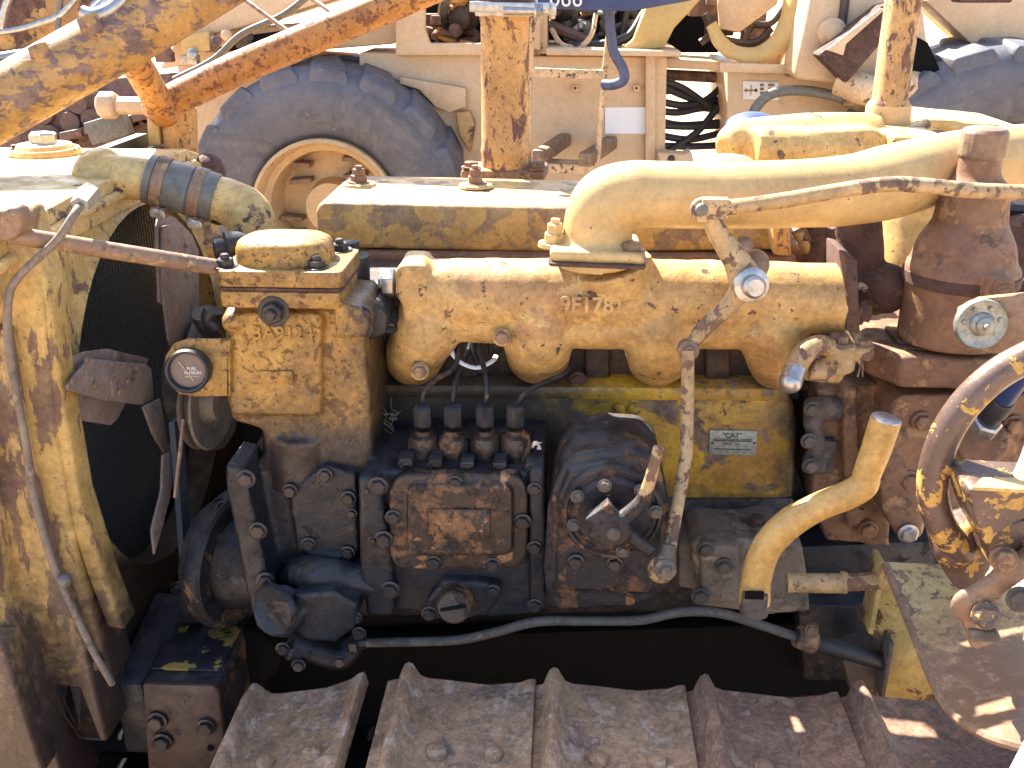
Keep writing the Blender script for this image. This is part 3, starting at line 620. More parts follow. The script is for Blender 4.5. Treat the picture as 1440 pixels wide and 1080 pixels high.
# fan, turned by the belt
XF = -.575
fan = part('fan', TR, PX(252, 545, XF))
def blade(pts, X0=XF, dx=.0035, tilt=0):
    f = [PX(x, y, X0 + (tilt * (i / len(pts)))) for i, (x, y) in enumerate(pts)]
    return f
def curved_blade(name, outl, X, cen, twist, mat='leverbrown'):
    """sheet-metal blade: outline on the plane x=X, twisted about its own long axis"""
    f = [PX(x, y, X) for x, y in outl]; c = PX(cen[0], cen[1], X); hub = PX(252, 545, X); ax = (c - hub).normalized(); side = Vector((1, 0, 0)).cross(ax)
    vs = []
    for p in f:
        d = (p - c).dot(side); vs.append(p + Vector((d * twist, 0, 0)))
    g = G(); g.wprism(vs, (.004, 0, 0)); o = build(g, name, 'blade', fan, bev=.0012)
    return c, side
curved_blade('fan_blade', [(200, 318), (205, 308), (226, 300), (252, 306), (272, 322), (282, 350), (284, 438), (276, 446), (240, 440), (222, 432), (202, 425)], XF - .012, (240, 380), .18)
curved_blade('blade_arm', [(222, 318), (250, 312), (270, 330), (280, 352), (281, 440), (262, 470), (244, 500), (232, 480), (226, 440), (220, 400)], XF + .004, (250, 400), .05, 'brown')
curved_blade('fan_blade', [(90, 502), (108, 494), (140, 490), (200, 504), (198, 510), (168, 590), (160, 598), (92, 588)], XF - .012, (140, 545), -.15)
curved_blade('blade_arm', [(92, 540), (120, 504), (200, 512), (208, 518), (214, 560), (200, 570), (140, 562), (92, 548)], XF + .004, (150, 540), -.05, 'brown')
curved_blade('fan_blade', [(226, 640), (244, 632), (242, 650), (236, 700), (222, 752), (214, 780), (210, 745), (224, 690)], XF + .03, (228, 700), 0)
curved_blade('blade_arm', [(198, 572), (222, 560), (232, 620), (246, 634), (244, 652), (230, 640), (212, 610)], XF + .01, (222, 600), 0)
for x, y in ((236, 338), (262, 345), (234, 382), (264, 386), (230, 426), (122, 506), (158, 512), (192, 518), (102, 536), (134, 542), (168, 552), (180, 536)):
    bolt(PX(x, y, XF + .010), .0042, fan, 'leverbrown', 'rivet', (1, -.1, 0))
hubc = PX(262, 545, XF) + Vector((0, .03, 0))
g = G(); g.lathe(hubc + Vector((.0, 0, 0)), (1, 0, 0), [(.02, -.02), (.075, -.02), (.082, .005), (.05, .010), (.045, .016), (.10, .018), (.108, .022), (.104, .026), (.092, .03), (.092, .036), (.104, .04), (.108, .044), (.07, .05), (.03, .052)], 40); build(g, 'fan_pulley', 'dusty', fan)
g = G(); g.lathe(PX(291, 566, XF + .085), (1, -.15, 0), [(.02, -.02), (.045, -.016), (.064, -.010), (.066, -.007), (.062, -.006), (.045, -.010), (.035, -.004), (.045, .002), (.062, .005), (.066, .007), (.063, .010), (.048, .006), (.030, .004), (.022, .02), (.001, .02)], 40); build(g, 'idler_pulley', 'dustier', fan)
g = G(); g.bar(PX(247, 590, XF + .04), PX(262, 790, XF + .04), .008, .030, up=(0, 1, 0)); build(g, 'fan_belt', 'belt', TR)
g = G(); g.bar(PX(258, 590, XF + .10), PX(246, 700, XF + .10), .003, .005, up=(0, 1, 0)); build(g, 'thin_wire', 'leverbrown', TR)
g = G(); g.tube([PX(302, 470, XF + .1), PX(290, 452, XF + .1), PX(286, 440, XF + .1)], .016, 12); build(g, 'pulley_adjuster', 'blackbolt', TR)

# ---------------------------------------------------------------- coolant elbow, hose and clamps
hz = pt('coolant_pipe', 250, 265, .1, 'yellow coolant elbow pipes joined by a grey rubber hose')
hp = [(128, 246, .10), (160, 249, .11), (205, 251, .11), (215, 253, .11), (300, 278, .12), (322, 287, .12), (350, 312, .12), (352, 350, .12)]
HPW = [P(*q) for q in hp]
g = G(); g.tube([P(140, 252, .13), P(165, 249, .11), P(218, 254, .11)], [.042, .030, .029], 20); g.ball(P(145, 250, .13), (.04, .05, .042)); build(g, 'inlet_elbow', 'tank', hz, remesh=.004, label='inlet elbow at the radiator tank')
g = G(); g.tube([P(292, 275, .12), P(322, 284, .12), P(348, 302, .12), P(357, 340, .12), P(357, 390, .12)], [.030, .032, .035, .035, .034], 20); build(g, 'outlet_elbow', 'tank', hz, remesh=.004)
ha, hb_ = P(208, 251, .11), P(304, 279, .12); hd = (hb_ - ha)
prof = [(.032, 0), (.0385, .002), (.0392, .10), (.0372, .11), (.0372, .14), (.0392, .15), (.0385, .32), (.0392, .34), (.0392, .62), (.0372, .64), (.0372, .68), (.0392, .70), (.0392, .97), (.0385, .998), (.032, 1)]
g = G(); g.lathe(ha, hd, [(r * .88, h * hd.length) for r, h in prof], 32); build(g, 'rubber_hose', 'hose', hz)
for t in (.16, .24, .70, .78):
    g = G(); c = ha + hd * t; g.lathe(c, hd, [(.0343, -.004), (.0362, -.004), (.0362, .004), (.0343, .004)], 32, closed=True)
    g.box(c + Vector((.0, -.012, -.036)), (.012, .03, .014)); build(g, 'hose_clamp', 'leverbrown', hz, bev=.0008)
    bolt(c + Vector((0, -.03, -.037)), .0055, hz, 'steel', 'hex', (0, -1, -.2), 'clamp_screw')

# ---------------------------------------------------------------- tubular frame over the radiator
fr2 = pt('tubular_frame', 230, 120, .5, 'heavy rust spotted yellow tube frame over the radiator')
g = G(); g.tube([P(-120, 214, .05), P(20, 135, .12), P(210, 28, .22), P(330, -45, .3), P(420, -100, .35)], .0445, 28, smooth=False); build(g, 'main_tube', 'boom', fr2)
g = G(); g.tube([P(228, 148, .50), P(330, 98, .52), P(480, 36, .55), P(640, -32, .58)], .0275, 22, smooth=False); build(g, 'branch_tube', 'tube', fr2)
g = G(); g.tube([P(165, 55, .30), P(198, 100, .40), P(232, 160, .50)], .025, 20, smooth=False); g.ball(P(232, 158, .50), (.032, .03, .026)); g.ball(P(212, 150, .5), (.012, .03, .02)); build(g, 'strut_tube', 'tube', fr2, remesh=.005)
g = G(); g.tube([P(252, 150, .52), P(255, 225, .52)], .030, 18, smooth=False); build(g, 'frame_post', 'stack', fr2)
g = G(); g.prism([(205, 160), (222, 160), (226, 205), (208, 205)], .5, .56); build(g, 'cream_lug', 'pipe', fr2, bev=.004)
for q in ([(-40, 88, .1), (20, 78, .14), (70, 70, .18), (110, 36, .20), (155, -6, .22), (190, -50, .22)], [(116, 18, .16), (135, 22, .16), (165, 5, .18), (185, -30, .2)]):
    g = G(); g.tube([P(*w) for w in q], .0068 if len(q) > 4 else .010, 10); build(g, 'frame_hose', 'steel', fr2)
g = G(); g.tube([P(52, 64, .12), P(62, 84, .12), P(72, 98, .14)], .013, 10); build(g, 'hose_guide', 'boom', fr2)
g = G(); g.tube([P(122, 24, .15), P(130, 40, .15), P(146, 60, .17)], .015, 10); build(g, 'hose_guide', 'boom', fr2)
g = G(); g.tube([P(245, 112, .62), P(300, 84, .62), P(340, 48, .62), P(400, 20, .62), P(450, -20, .62)], .006, 8); build(g, 'thin_pipe', 'hose', fr2)
for a, b_ in (((345, 0), (405, 44)), ((430, -8), (470, 20))):
    g = G(); g.tube([P(*a, .6), P(*b_, .54)], .0042, 8, smooth=False); build(g, 'stay_rod', 'leverbrown', fr2)

# ---------------------------------------------------------------- exhaust stacks
st = pt('exhaust_stack', 710, 240, .52, 'upright exhaust pipe with flaking orange yellow paint and a clamp')
bz = P(711, 240, .52); 
g = G(); g.lathe(Vector((bz.x, bz.y, bz.z - .10)), (0, 0, 1), [(.041, 0), (.0415, .125), (.0425, .13), (.0435, .135), (.0425, .14), (.0415, .145), (.041, .34), (.043, .352), (.0455, .36), (.0455, .385), (.040, .39), (.040, .62)], 36); build(g, 'stack_pipe', 'stack', st)
g = G(); g.lathe(Vector((bz.x, bz.y, bz.z + .255)), (0, 0, 1), [(.0462, 0), (.0462, .13)], 36); build(g, 'pipe_sleeve', 'darkrust', st)
cz = P(711, 14, .52).z
g = G(); g.lathe((bz.x, bz.y, cz), (0, 0, 1), [(.046, -.009), (.050, -.009), (.050, .009), (.046, .009)], 32, closed=True); g.bar((bz.x - .055, bz.y - .04, cz + .006), (bz.x + .075, bz.y - .055, cz + .004), .008, .016); build(g, 'stack_clamp', 'steel', st, bev=.001)
g = G(); g.tube([(bz.x + .0, bz.y - .05, cz), (bz.x + .085, bz.y - .052, cz)], .007, 10, smooth=False); build(g, 'clamp_bolt', 'steel', st)
bolt((bz.x + .075, bz.y - .052, cz), .012, st, 'steel', 'hex', (1, 0, 0)); bolt((bz.x + .052, bz.y - .052, cz), .013, st, 'steel', 'hex', (1, 0, 0))
g = G(); g.wprism([(bz.x + a, bz.y + b_, bz.z - .014) for a, b_ in ((-.075, -.045), (.068, -.045), (.075, .05), (-.075, .05))], (0, 0, .022)); build(g, 'stack_flange', 'brown', st, bev=.006)
for a in (-.058, .056): bolt((bz.x + a, bz.y - .03, bz.z + .01), .013, st, 'brown', 'hex', (0, 0, 1))
s2 = pt('thin_stack', 1247, 170, .45, 'slim upright yellow pipe at the right with rust spots')
bz2 = P(1247, 172, .45)
g = G(); g.lathe(bz2 + Vector((0, 0, -.03)), (0, 0, 1), [(.027, 0), (.027, .02), (.032, .024), (.034, .03), (.034, .058), (.030, .064), (.0275, .068), (.0285, .5)], 28); build(g, 'pipe', 'stack', s2)
g = G(); g.lathe(bz2 + Vector((0, 0, .0)), (0, 0, 1), [(.0345, -.004), (.0355, 0), (.0355, .024), (.0345, .028)], 28); build(g, 'pink_collar', 'rim', s2)
g = G(); g.wprism([bz2 + Vector((a, b_, -.045)) for a, b_ in ((-.05, -.035), (.08, -.035), (.08, .04), (-.05, .04))], (0, 0, .014)); build(g, 'pipe_flange', 'leverbrown', s2, bev=.004)
bolt(bz2 + Vector((-.035, -.02, -.03)), .009, s2, 'brown', 'hex', (0, 0, 1)); bolt(bz2 + Vector((.02, -.045, -.07)), .012, s2, 'brown', 'hex', (0, 0, -1))

# ---------------------------------------------------------------- valve cover
vc = pt('valve_cover', 700, 320, .2, 'long valve cover with peeling yellow paint')
g = G(); g.prism([(443, 300), (446, 288), (456, 284), (800, 292), (1108, 303), (1112, 352), (800, 356), (500, 350), (446, 330)], .2, .42); build(g, 'cover', 'valve', vc, bev=.008, seg=3, rough=.0)
g = G(); g.prism([(496, 356), (1120, 361), (1122, 378), (500, 370)], .185, .43); build(g, 'cover_rail', 'brown', vc, bev=.004)
for x, y in ((505, 266), (669, 264)):
    b0 = P(x, y, .33); b0.z = P(600, 287, .2).z + .001
    g = G(); g.lathe(b0, (0, 0, 1), [(.028, 0), (.026, .004), (.014, .006)], 20); build(g, 'washer', 'tank', vc); bolt(b0 + Vector((0, 0, .004)), .0125, vc, 'brown', 'tall', (0, 0, 1), 'cover_nut')
# upper right castings
uc = pt('upper_casting', 1140, 210, .4, 'sunlit cream casting behind the big pipe')
g = G(); g.tube([P(1020, 212, .36), P(1045, 200, .38), P(1150, 196, .40), P(1230, 196, .42)], [.022, .036, .042, .042], 20); g.tube([P(1060, 210, .34), P(1230, 212, .36)], .034, 16, smooth=False); g.prism([(1130, 185), (1225, 180), (1260, 195), (1262, 235), (1140, 238)], .33, .46); build(g, 'rear_manifold', 'tank', uc, remesh=.006)
g = G(); g.ball(P(1058, 180, .46), (.046, .05, .026)); build(g, 'dark_dome', 'bluepaint', uc)
g = G(); g.prism([(1255, 190), (1335, 192), (1345, 215), (1330, 240), (1255, 245)], .30, .46); g.prism([(1300, 165), (1440, 178), (1440, 196), (1300, 182)], .42, .6); build(g, 'rear_bracket', 'tank', uc, remesh=.006)
g = G(); g.wprism([P(x, y, .25) for x, y in ((1390, 215), (1440, 180), (1470, 200), (1420, 258), (1402, 250))], (0, .03, 0)); build(g, 'cream_strap', 'pipe', uc, bev=.004)
g = G(); g.ball(P(1022, 228, .25), (.04, .03, .012)); g.tube([P(1010, 226, .25), P(1045, 224, .25)], .006, 8, smooth=False); build(g, 'cap_clip', 'pipe', uc)

# ---------------------------------------------------------------- intake pipe (big elbow)
ip = pt('intake_pipe', 1000, 275, -.02, 'thick pale yellow intake pipe with an elbow')
g = G(); g.tube([P(840, 372, -.02), P(840, 345, -.02), P(841, 312, -.02), P(853, 285, -.02), P(885, 274, -.02), P(930, 274, -.02), P(1010, 275, -.02), P(1110, 273, -.015), P(1190, 268, .0), P(1250, 256, .02), P(1310, 240, .07), P(1370, 226, .12), P(1500, 214, .17)],
              [.050, .044, .042, .042, .041, .0405, .0405, .041, .043, .046, .045, .042, .042], 36)
g.wprism([P(x, y, -.075) for x, y in ((772, 352), (905, 358), (908, 374), (774, 369))], (0, .11, 0))
build(g, 'pipe_body', 'pipe', ip, remesh=.0035, sm=6)
g = G(); g.wprism([P(x, y, -.082) for x, y in ((770, 370), (909, 375), (906, 380), (774, 375))], (0, .12, 0)); build(g, 'gasket', 'darkrust', ip, bev=.001)
bolt(P(888, 352, -.05), .0135, ip, 'leverbrown', 'hex', (0, 0, 1)); bolt(P(779, 345, -.03), .0135, ip, 'pipe', 'tall', (0, 0, 1))

# ---------------------------------------------------------------- exhaust manifold
em = pt('exhaust_manifold', 860, 430, 0, 'flaking yellow exhaust manifold with four branches')
def mt(x, y, Y): return P(x, y, Y)
g = G()
g.tube([mt(572, 412, .0), mt(640, 413, .0), mt(900, 416, .0), mt(1188, 420, .0)], [.044, .046, .048, .045], 28, smooth=False)
g.prism(rr(556, 372, 600, 425, 12), -.045, .03)
for x, yb, w in ((588, 498, .046), (757, 490, .052), (925, 496, .049), (1092, 503, .047)):
    dx = 14 if x == 588 else (-8 if x > 1000 else 0)
    g.tube([mt(x + dx * 1.6, 432, .0), mt(x + dx, 462, -.004), mt(x, yb - 10, .012), mt(x - dx * .4, yb + 4, .05), mt(x - dx * .4, yb + 4, .09)], [w * .98, w * .95, w * .9, w * .86, w * .9], 22)
g.tube([mt(860, 372, -.015), mt(870, 410, -.012)], [.052, .044], 20, smooth=False)
g.tube([mt(610, 440, .0), mt(760, 450, -.002), mt(870, 452, -.002), mt(1110, 452, .0)], [.036, .034, .037, .036], 18)
g.ball(mt(888, 400, -.045), (.013, .012, .014))
build(g, 'manifold_casting', 'manifold', em, remesh=.0035, sm=7, rough=.003, rsize=.03)
for x, y in ((590, 522), (706, 474)): 
    g = G(); g.tube([mt(x, y, .03), mt(x, y, -.045)], .0125, 12, smooth=False); build(g, 'stud_boss', 'manifold', em, bev=.002)
    bolt(mt(x, y, -.046), .0085, em, 'leverbrown', 'hex')
for x, y in ((812, 535), (915, 540)): bolt(mt(x, y, .055), .010, em, 'darkrust')
g = G(); g.tube([mt(555, 398, -.01), mt(540, 397, -.01)], .019, 6, smooth=False); g.tube([mt(542, 397, -.01), mt(533, 396, -.01)], .011, 6, smooth=False); build(g, 'end_plug', 'steel', em, bev=.001)
g = G(); g.prism([(1190, 362), (1206, 366), (1210, 470), (1190, 466)], -.045, .06); build(g, 'end_flange', 'darkrust', em, bev=.003)
bolt(P(1212, 440, -.03), .012, em, 'darkrust', 'hex', (.9, -.5, 0)); 
text('9F1781', mt(833, 430, -.0555), .027, 'manifold', em, rot=(PI / 2 - .22, 0, -.01), ext=.0016, bev=.0006, name='cast_number', off=.0002)
g = G(); g.prism(rr(826, 411, 839, 422, 1, 1), -.0535, -.049); build(g, 'cast_pad', 'darkrust', em, bev=.0005)

# ---------------------------------------------------------------- cylinder head and block
hd_ = pt('cylinder_head', 830, 470, .09)
g = G(); g.prism([(500, 392), (1150, 400), (1150, 552), (500, 545)], .085, .5); build(g, 'head_casting', 'head', hd_, bev=.006)
g = G(); g.prism([(500, 398), (566, 400), (566, 440), (500, 435)], .06, .1); build(g, 'end_cover', 'grease', hd_, bev=.006)
for x in (655, 840, 1010): 
    g = G(); g.prism([(x - 18, 475), (x + 18, 475), (x + 18, 545), (x - 18, 545)], .07, .1); build(g, 'head_rib', 'head', hd_, bev=.008)
bk = pt('engine_block', 830, 620, .06, 'yellow engine block side, greasy below')
g = G(); g.prism([(505, 546), (1100, 552), (1116, 562), (1122, 600), (1118, 700), (1085, 722), (505, 722)], .05, .48); build(g, 'block_casting', 'block', bk, bev=.012, seg=3)
g = G(); g.prism([(505, 541), (1108, 547), (1112, 566), (505, 560)], .035, .1); build(g, 'block_ledge', 'block', bk, bev=.005)
for x in (870, 892): bolt(P(x, 575, .05), .010, bk, 'block', 'rivet')
g = G(); g.prism([(998, 605), (1065, 606), (1063, 641), (997, 639)], .047, .05); pl = build(g, 'data_plate', 'alu', bk, bev=.0006, label='small worn metal data plate lettered CAT')
pc = P(1030, 613, .0455); text('"CAT"', pc, .0105, 'ink', bk, ext=.0002, name='plate_lettering')
text('THE ENGINE SERIAL NUMBER', P(1030, 618.5, .0455), .0042, 'ink', bk, ext=.0002, name='plate_lettering')
text('MODEL  NO.', P(1028, 624.5, .0455), .0045, 'ink', bk, ext=.0002, name='plate_lettering')
g = G()
for y in (620.5, 632): g.box(P(1030, y, .0462), (.052, .0008, .0008))
build(g, 'ruled_line', 'ink', bk)
for x in (1002, 1061): bolt(P(x, 623, .0465), .0018, bk, 'brown', 'rivet')
# dark pan, frame rail and cavity below
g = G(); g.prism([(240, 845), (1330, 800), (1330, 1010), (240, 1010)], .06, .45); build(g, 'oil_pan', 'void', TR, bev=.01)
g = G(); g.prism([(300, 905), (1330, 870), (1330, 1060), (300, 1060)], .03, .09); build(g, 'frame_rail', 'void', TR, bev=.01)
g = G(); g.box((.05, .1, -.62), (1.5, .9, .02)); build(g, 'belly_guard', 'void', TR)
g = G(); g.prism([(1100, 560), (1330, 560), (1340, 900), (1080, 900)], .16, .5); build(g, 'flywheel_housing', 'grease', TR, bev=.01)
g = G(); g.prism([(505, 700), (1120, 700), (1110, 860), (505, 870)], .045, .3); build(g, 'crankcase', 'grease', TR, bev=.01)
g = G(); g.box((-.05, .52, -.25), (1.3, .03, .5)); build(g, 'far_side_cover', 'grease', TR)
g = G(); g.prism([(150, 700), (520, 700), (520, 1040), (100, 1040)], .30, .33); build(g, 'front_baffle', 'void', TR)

# ---------------------------------------------------------------- fuel injection pump
pu = pt('injection_pump', 650, 760, -.12, 'black greasy injection pump housing')
g = G(); g.prism([(536, 664), (600, 662), (765, 666), (768, 862), (700, 868), (600, 862), (540, 858), (532, 800)], -.115, .06); g.prism([(503, 672), (532, 672), (545, 760), (556, 850), (552, 868), (516, 868), (506, 800)], -.135, .05)
g.prism([(744, 660), (766, 660), (768, 860), (746, 862)], -.13, .0); build(g, 'pump_housing', 'grease', pu, remesh=.0035, sm=4)
g = G(); g.prism(rr(547, 668, 742, 801, 26, 5), -.130, -.11); g.prism(rr(573, 683, 720, 782, 12), -.140, -.12); cv = build(g, 'pump_cover', 'cover', pu, remesh=.0028, sm=3, label='cover with paint rubbed to rust and a name plate')
g = G(); g.prism(rr(603, 717, 689, 759, 2, 1), -.1445, -.138); build(g, 'name_plate', 'cover', pu, bev=.0008)
bolts([(606, 720), (686, 720), (606, 756), (686, 756)], -.145, 2.6, pu, 'grease', 'rivet')
bolts([(640, 679), (553, 727), (735, 733), (610, 791), (693, 794)], -.131, 9.5, pu)
bolts([(532, 683), (540, 758), (549, 829)], -.136, 11, pu); bolts([(515, 690), (524, 760)], -.136, 5, pu)
bolts([(752, 688), (752, 770), (752, 851)], -.131, 8.5, pu)
g = G(); g.prism([(598, 862), (600, 845), (622, 818), (680, 820), (704, 826), (704, 842), (684, 866), (640, 872), (606, 872)], -.133, -.11); build(g, 'plug_flange', 'grease', pu, remesh=.003, sm=3)
pcn = P(641, 843, -.14); pax = Vector((.02, -1, .32)).normalized()
g = G(); g.lathe(pcn - pax * .01, pax, [(.0215, 0), (.0225, .004), (.0215, .045), (.019, .048), (.001, .048)], 32); build(g, 'slotted_plug', 'cover', pu)
g = G(); 
g.bar(pcn + pax * .0388 + Vector((-.016, -.0, -.003)), pcn + pax * .0388 + Vector((.016, 0, .004)), .0042, .003, up=pax); build(g, 'plug_slot', 'void', pu)
bolts([(604, 862), (693, 831)], -.134, 9, pu)
g = G(); g.prism([(545, 662), (762, 666), (762, 676), (545, 674)], -.112, .04); build(g, 'pump_deck', 'grease', pu, bev=.004)
for i, x in enumerate((597, 639, 683, 725)):
    b0 = P(x, 650, -.07); mm = 1
    e = part('pump_element', TR, b0)
    g = G(); g.lathe(b0 + Vector((0, 0, -.012)), (0, 0, 1), [(.0160, -.02), (.0160, .006), (.0192, .012), (.0208, .018), (.0208, .042), (.0185, .051), (.012, .054), (.012, .06)], 28); build(g, 'barrel', 'cover', e)
    def hx(r, z): return [b0 + Vector((r * math.cos(PI / 3 * k + .5), r * math.sin(PI / 3 * k + .5), z)) for k in range(6)]
    g = G(); g.loops([hx(.0120, .0535), hx(.0133, .055), hx(.0133, .078), hx(.0108, .081)]); build(g, 'union_nut', 'grease', e, bev=.0006)
    g = G(); g.prism([(x - 15, 650), (x + 15, 650), (x + 12, 662), (x - 12, 662)], -.085, -.05); build(g, 'clamp_foot', 'grease', e, bev=.002)
for x, y in ((571, 647), (612, 649), (657, 652), (703, 653), (748, 654)):
    g = G(); g.prism([(x - 9, y - 2), (x + 9, y - 2), (x + 9, y + 9), (x + 4, y + 9), (x + 4, y + 3), (x - 4, y + 3), (x - 4, y + 12), (x - 9, y + 12)], -.115, -.085); g.box(P(x, y - 2, -.10), (.016, .03, .006)); build(g, 'hold_down_clamp', 'grease', pu, bev=.0012)
    bolt(P(x, y - 3, -.10), .0078, pu, 'blackbolt', 'hex', (0, -.1, 1))
fl = pt('fuel_lines', 680, 530, -.03, 'four thin steel fuel lines')
for q in ([(595, 582, -.06), (596, 552, -.06), (612, 534, -.05), (636, 520, -.03), (644, 500, -.01), (643, 462, .03)], [(638, 580, -.06), (638, 550, -.06), (645, 525, -.02), (660, 490, .02), (662, 455, .04)],
          [(682, 582, -.06), (684, 545, -.06), (680, 515, -.03), (672, 490, .01), (668, 455, .03)], [(725, 586, -.06), (729, 566, -.06), (745, 548, -.05), (775, 534, -.02), (797, 522, .0), (805, 505, .04), (806, 480, .06)],
          [(676, 525, .0), (664, 490, .02), (658, 450, .05)], [(690, 500, .03), (688, 450, .05)]):
    g = G(); g.tube([P(*w) for w in q], .0036, 10); build(g, 'fuel_line', 'grease_rust', fl)
g = G(); g.tube([P(632, 484, .0), P(638, 500, -.01), P(652, 512, -.02), P(672, 517, -.02), P(692, 508, -.01), P(698, 500, .01)], .0034, 8, squash=.35); build(g, 'cable_tie', 'whitepaint', fl, label='pale plastic strap round the fuel lines')

# ---------------------------------------------------------------- governor housing
gv = pt('governor_housing', 860, 720, -.17, 'black arched governor housing with round cover and lever')
g = G(); g.prism([(770, 730), (776, 690), (790, 655), (812, 638), (850, 632), (900, 636), (924, 650), (938, 690), (945, 730), (946, 790), (938, 828), (915, 845), (880, 855), (790, 858), (770, 850), (764, 800)], -.155, -.06)
g.prism([(782, 700), (788, 640), (806, 618), (850, 610), (905, 614), (926, 632), (936, 700), (930, 800), (790, 800)], -.10, -.03)
g.prism([(783, 830), (786, 700), (800, 664), (850, 652), (900, 658), (930, 700), (934, 800), (915, 835)], -.166, -.12)
build(g, 'housing_casting', 'grease_rust', gv, remesh=.0035, sm=6, rough=.002)
gc = P(861, 718, -.168); ga = Vector((0, -1, .05)).normalized()
g = G(); g.lathe(gc, ga, [(.062, -.02), (.062, .006), (.059, .010), (.056, .010), (.054, .006), (.050, .006), (.047, .011), (.043, .014), (.038, .013), (.030, .012), (.001, .012)], 44); build(g, 'round_cover', 'grease_rust', gv)
bolts([(850, 683), (922, 720), (807, 738), (876, 775), (902, 690), (812, 698)], -.182, 8, gv, 'dusty'); bolts([(810, 790), (864, 793)], -.170, 9.5, gv)
lv = pt('governor_lever', 862, 735, -.2, 'two arm lever, its upper arm worn yellow')
g = G(); hc = P(862, 740, -.2); g.tube([hc + Vector((0, .02, 0)), hc + Vector((0, -.018, 0))], .020, 18, smooth=False)
g.tube([P(866, 735, -.205), P(893, 716, -.205), P(906, 700, -.205), P(912, 682, -.205)], [.010, .010, .009, .008], 12); g.bar(P(868, 740, -.205), P(918, 776, -.205), .016, .016); g.bar(P(832, 738, -.205), P(866, 715, -.205), .02, .028); g.bar(P(836, 742, -.21), P(862, 768, -.21), .018, .024)
build(g, 'lever_hub', 'grease_rust', lv, remesh=.0028, sm=3)
g = G(); g.tube([P(905, 702, -.205), P(914, 676, -.206), P(926, 630, -.208)], [.0080, .0072, .0062], 14, smooth=False); build(g, 'lever_tip', 'lever', lv)
bolt(hc + Vector((0, -.018, 0)), .009, lv, 'dusty', 'rivet')

# ---------------------------------------------------------------- front gear housing and filter tower
fh = pt('front_housing', 420, 550, -.1, 'tall yellow front housing, stained and shaded in paint, brown then black towards its foot')
g = G(); g.prism([(316, 430), (478, 432), (500, 440), (512, 470), (520, 560), (524, 640), (540, 664), (330, 668), (372, 640), (368, 604), (326, 592), (318, 560)], -.085, .06)
g.tube([P(487, 470, -.045), P(492, 660, -.045)], .033, 20, smooth=False); g.prism(rr(322, 440, 452, 585, 10), -.098, -.02)
g.tube([P(425, 600, -.045), P(428, 672, -.045)], .052, 24, smooth=False); g.prism([(470, 425), (506, 432), (520, 452), (516, 474), (470, 478)], -.112, -.0)
g.ball(P(330, 452, -.09), .016)
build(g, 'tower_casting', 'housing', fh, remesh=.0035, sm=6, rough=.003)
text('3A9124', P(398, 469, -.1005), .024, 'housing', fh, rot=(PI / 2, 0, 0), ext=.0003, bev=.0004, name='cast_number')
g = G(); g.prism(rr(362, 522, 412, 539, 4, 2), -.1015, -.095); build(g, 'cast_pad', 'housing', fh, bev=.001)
def slab(x0, x1, ytop, ybot, Yf, Yb, name, mat, parent, bev=.004, r=10):
    g = G(); a = P(x0, ybot, Yf); b_ = P(x1, ybot, Yf); zt_ = P((x0 + x1) / 2, ytop, Yf).z; zb = P((x0 + x1) / 2, ybot, Yf).z
    m = M((x0 + x1) / 2, ybot, Yf) * r; lp = []
    for cx, cy, a0 in ((b_.x - m, Yf + m, -90), (b_.x - m, Yb - m, 0), (a.x + m, Yb - m, 90), (a.x + m, Yf + m, 180)):
        for k in range(4): t = math.radians(a0 + 30 * k); lp.append(Vector((cx + m * math.cos(t), cy + m * math.sin(t), zb)))
    g.wprism(lp, (0, 0, zt_ - zb)); return build(g, name, mat, parent, bev=bev)
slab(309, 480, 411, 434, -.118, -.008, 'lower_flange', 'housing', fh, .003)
slab(307, 481, 405.5, 410, -.119, -.007, 'gasket', 'darkrust', fh, .0005)
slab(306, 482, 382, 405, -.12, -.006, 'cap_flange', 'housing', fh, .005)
zc_ = P(394, 382, -.12).z
a = P(334, 382, -.07); b_ = P(468, 382, -.07); cx = (a.x + b_.x) / 2; rx = (b_.x - a.x) / 2; cy = -.060
g = G(); ls = []
for s_, h in ((1.0, -.004), (.99, .006), (.98, .017), (.93, .024), (.80, .028), (.3, .030)):
    ls.append([Vector((cx + rx * s_ * (abs(math.cos(t)) ** .75) * (1 if math.cos(t) >= 0 else -1), cy + .046 * s_ * (abs(math.sin(t)) ** .75) * (1 if math.sin(t) >= 0 else -1), zc_ + h)) for t in [2 * PI * k / 40 for k in range(40)]])
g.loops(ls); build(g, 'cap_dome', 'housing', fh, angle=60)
for x, y, Y in ((318, 383, -.10), (446, 383, -.10), (388, 331, -.018), (478, 345, -.018)): bolt(Vector((P(x, y, Y).x, Y, zc_)), .0105, fh, 'blackbolt', 'nut', (0, 0, 1))
bolt(P(385, 438, -.118), .0128, fh, 'blackbolt', 'nut', (0, -1, 0), 'drain_plug')
bolts([(513, 441), (513, 463)], -.10, 9, fh); 
for x, y, Y in ((540, 418, .0), (545, 452, -.02)): bolt(P(x, y, Y), .014, fh, 'blackbolt', 'hex', (.3, -.6, .8))
g = G(); g.prism([(498, 430), (530, 425), (545, 445), (542, 470), (525, 478), (500, 476)], -.06, .03); build(g, 'side_flange', 'grease', fh, bev=.004)
g = G(); g.tube([P(496, 440, .02), P(494, 358, .02)], .024, 18, smooth=False); g.tube([P(492, 356, .03), P(490, 340, .03)], .014, 12, smooth=False); build(g, 'rear_filter_can', 'grease', fh, bev=.002)
g = G(); g.tube([P(440, 430, .08), P(520, 470, .07), P(560, 520, .06)], .01, 8); build(g, 'dark_pipe', 'grease', fh)
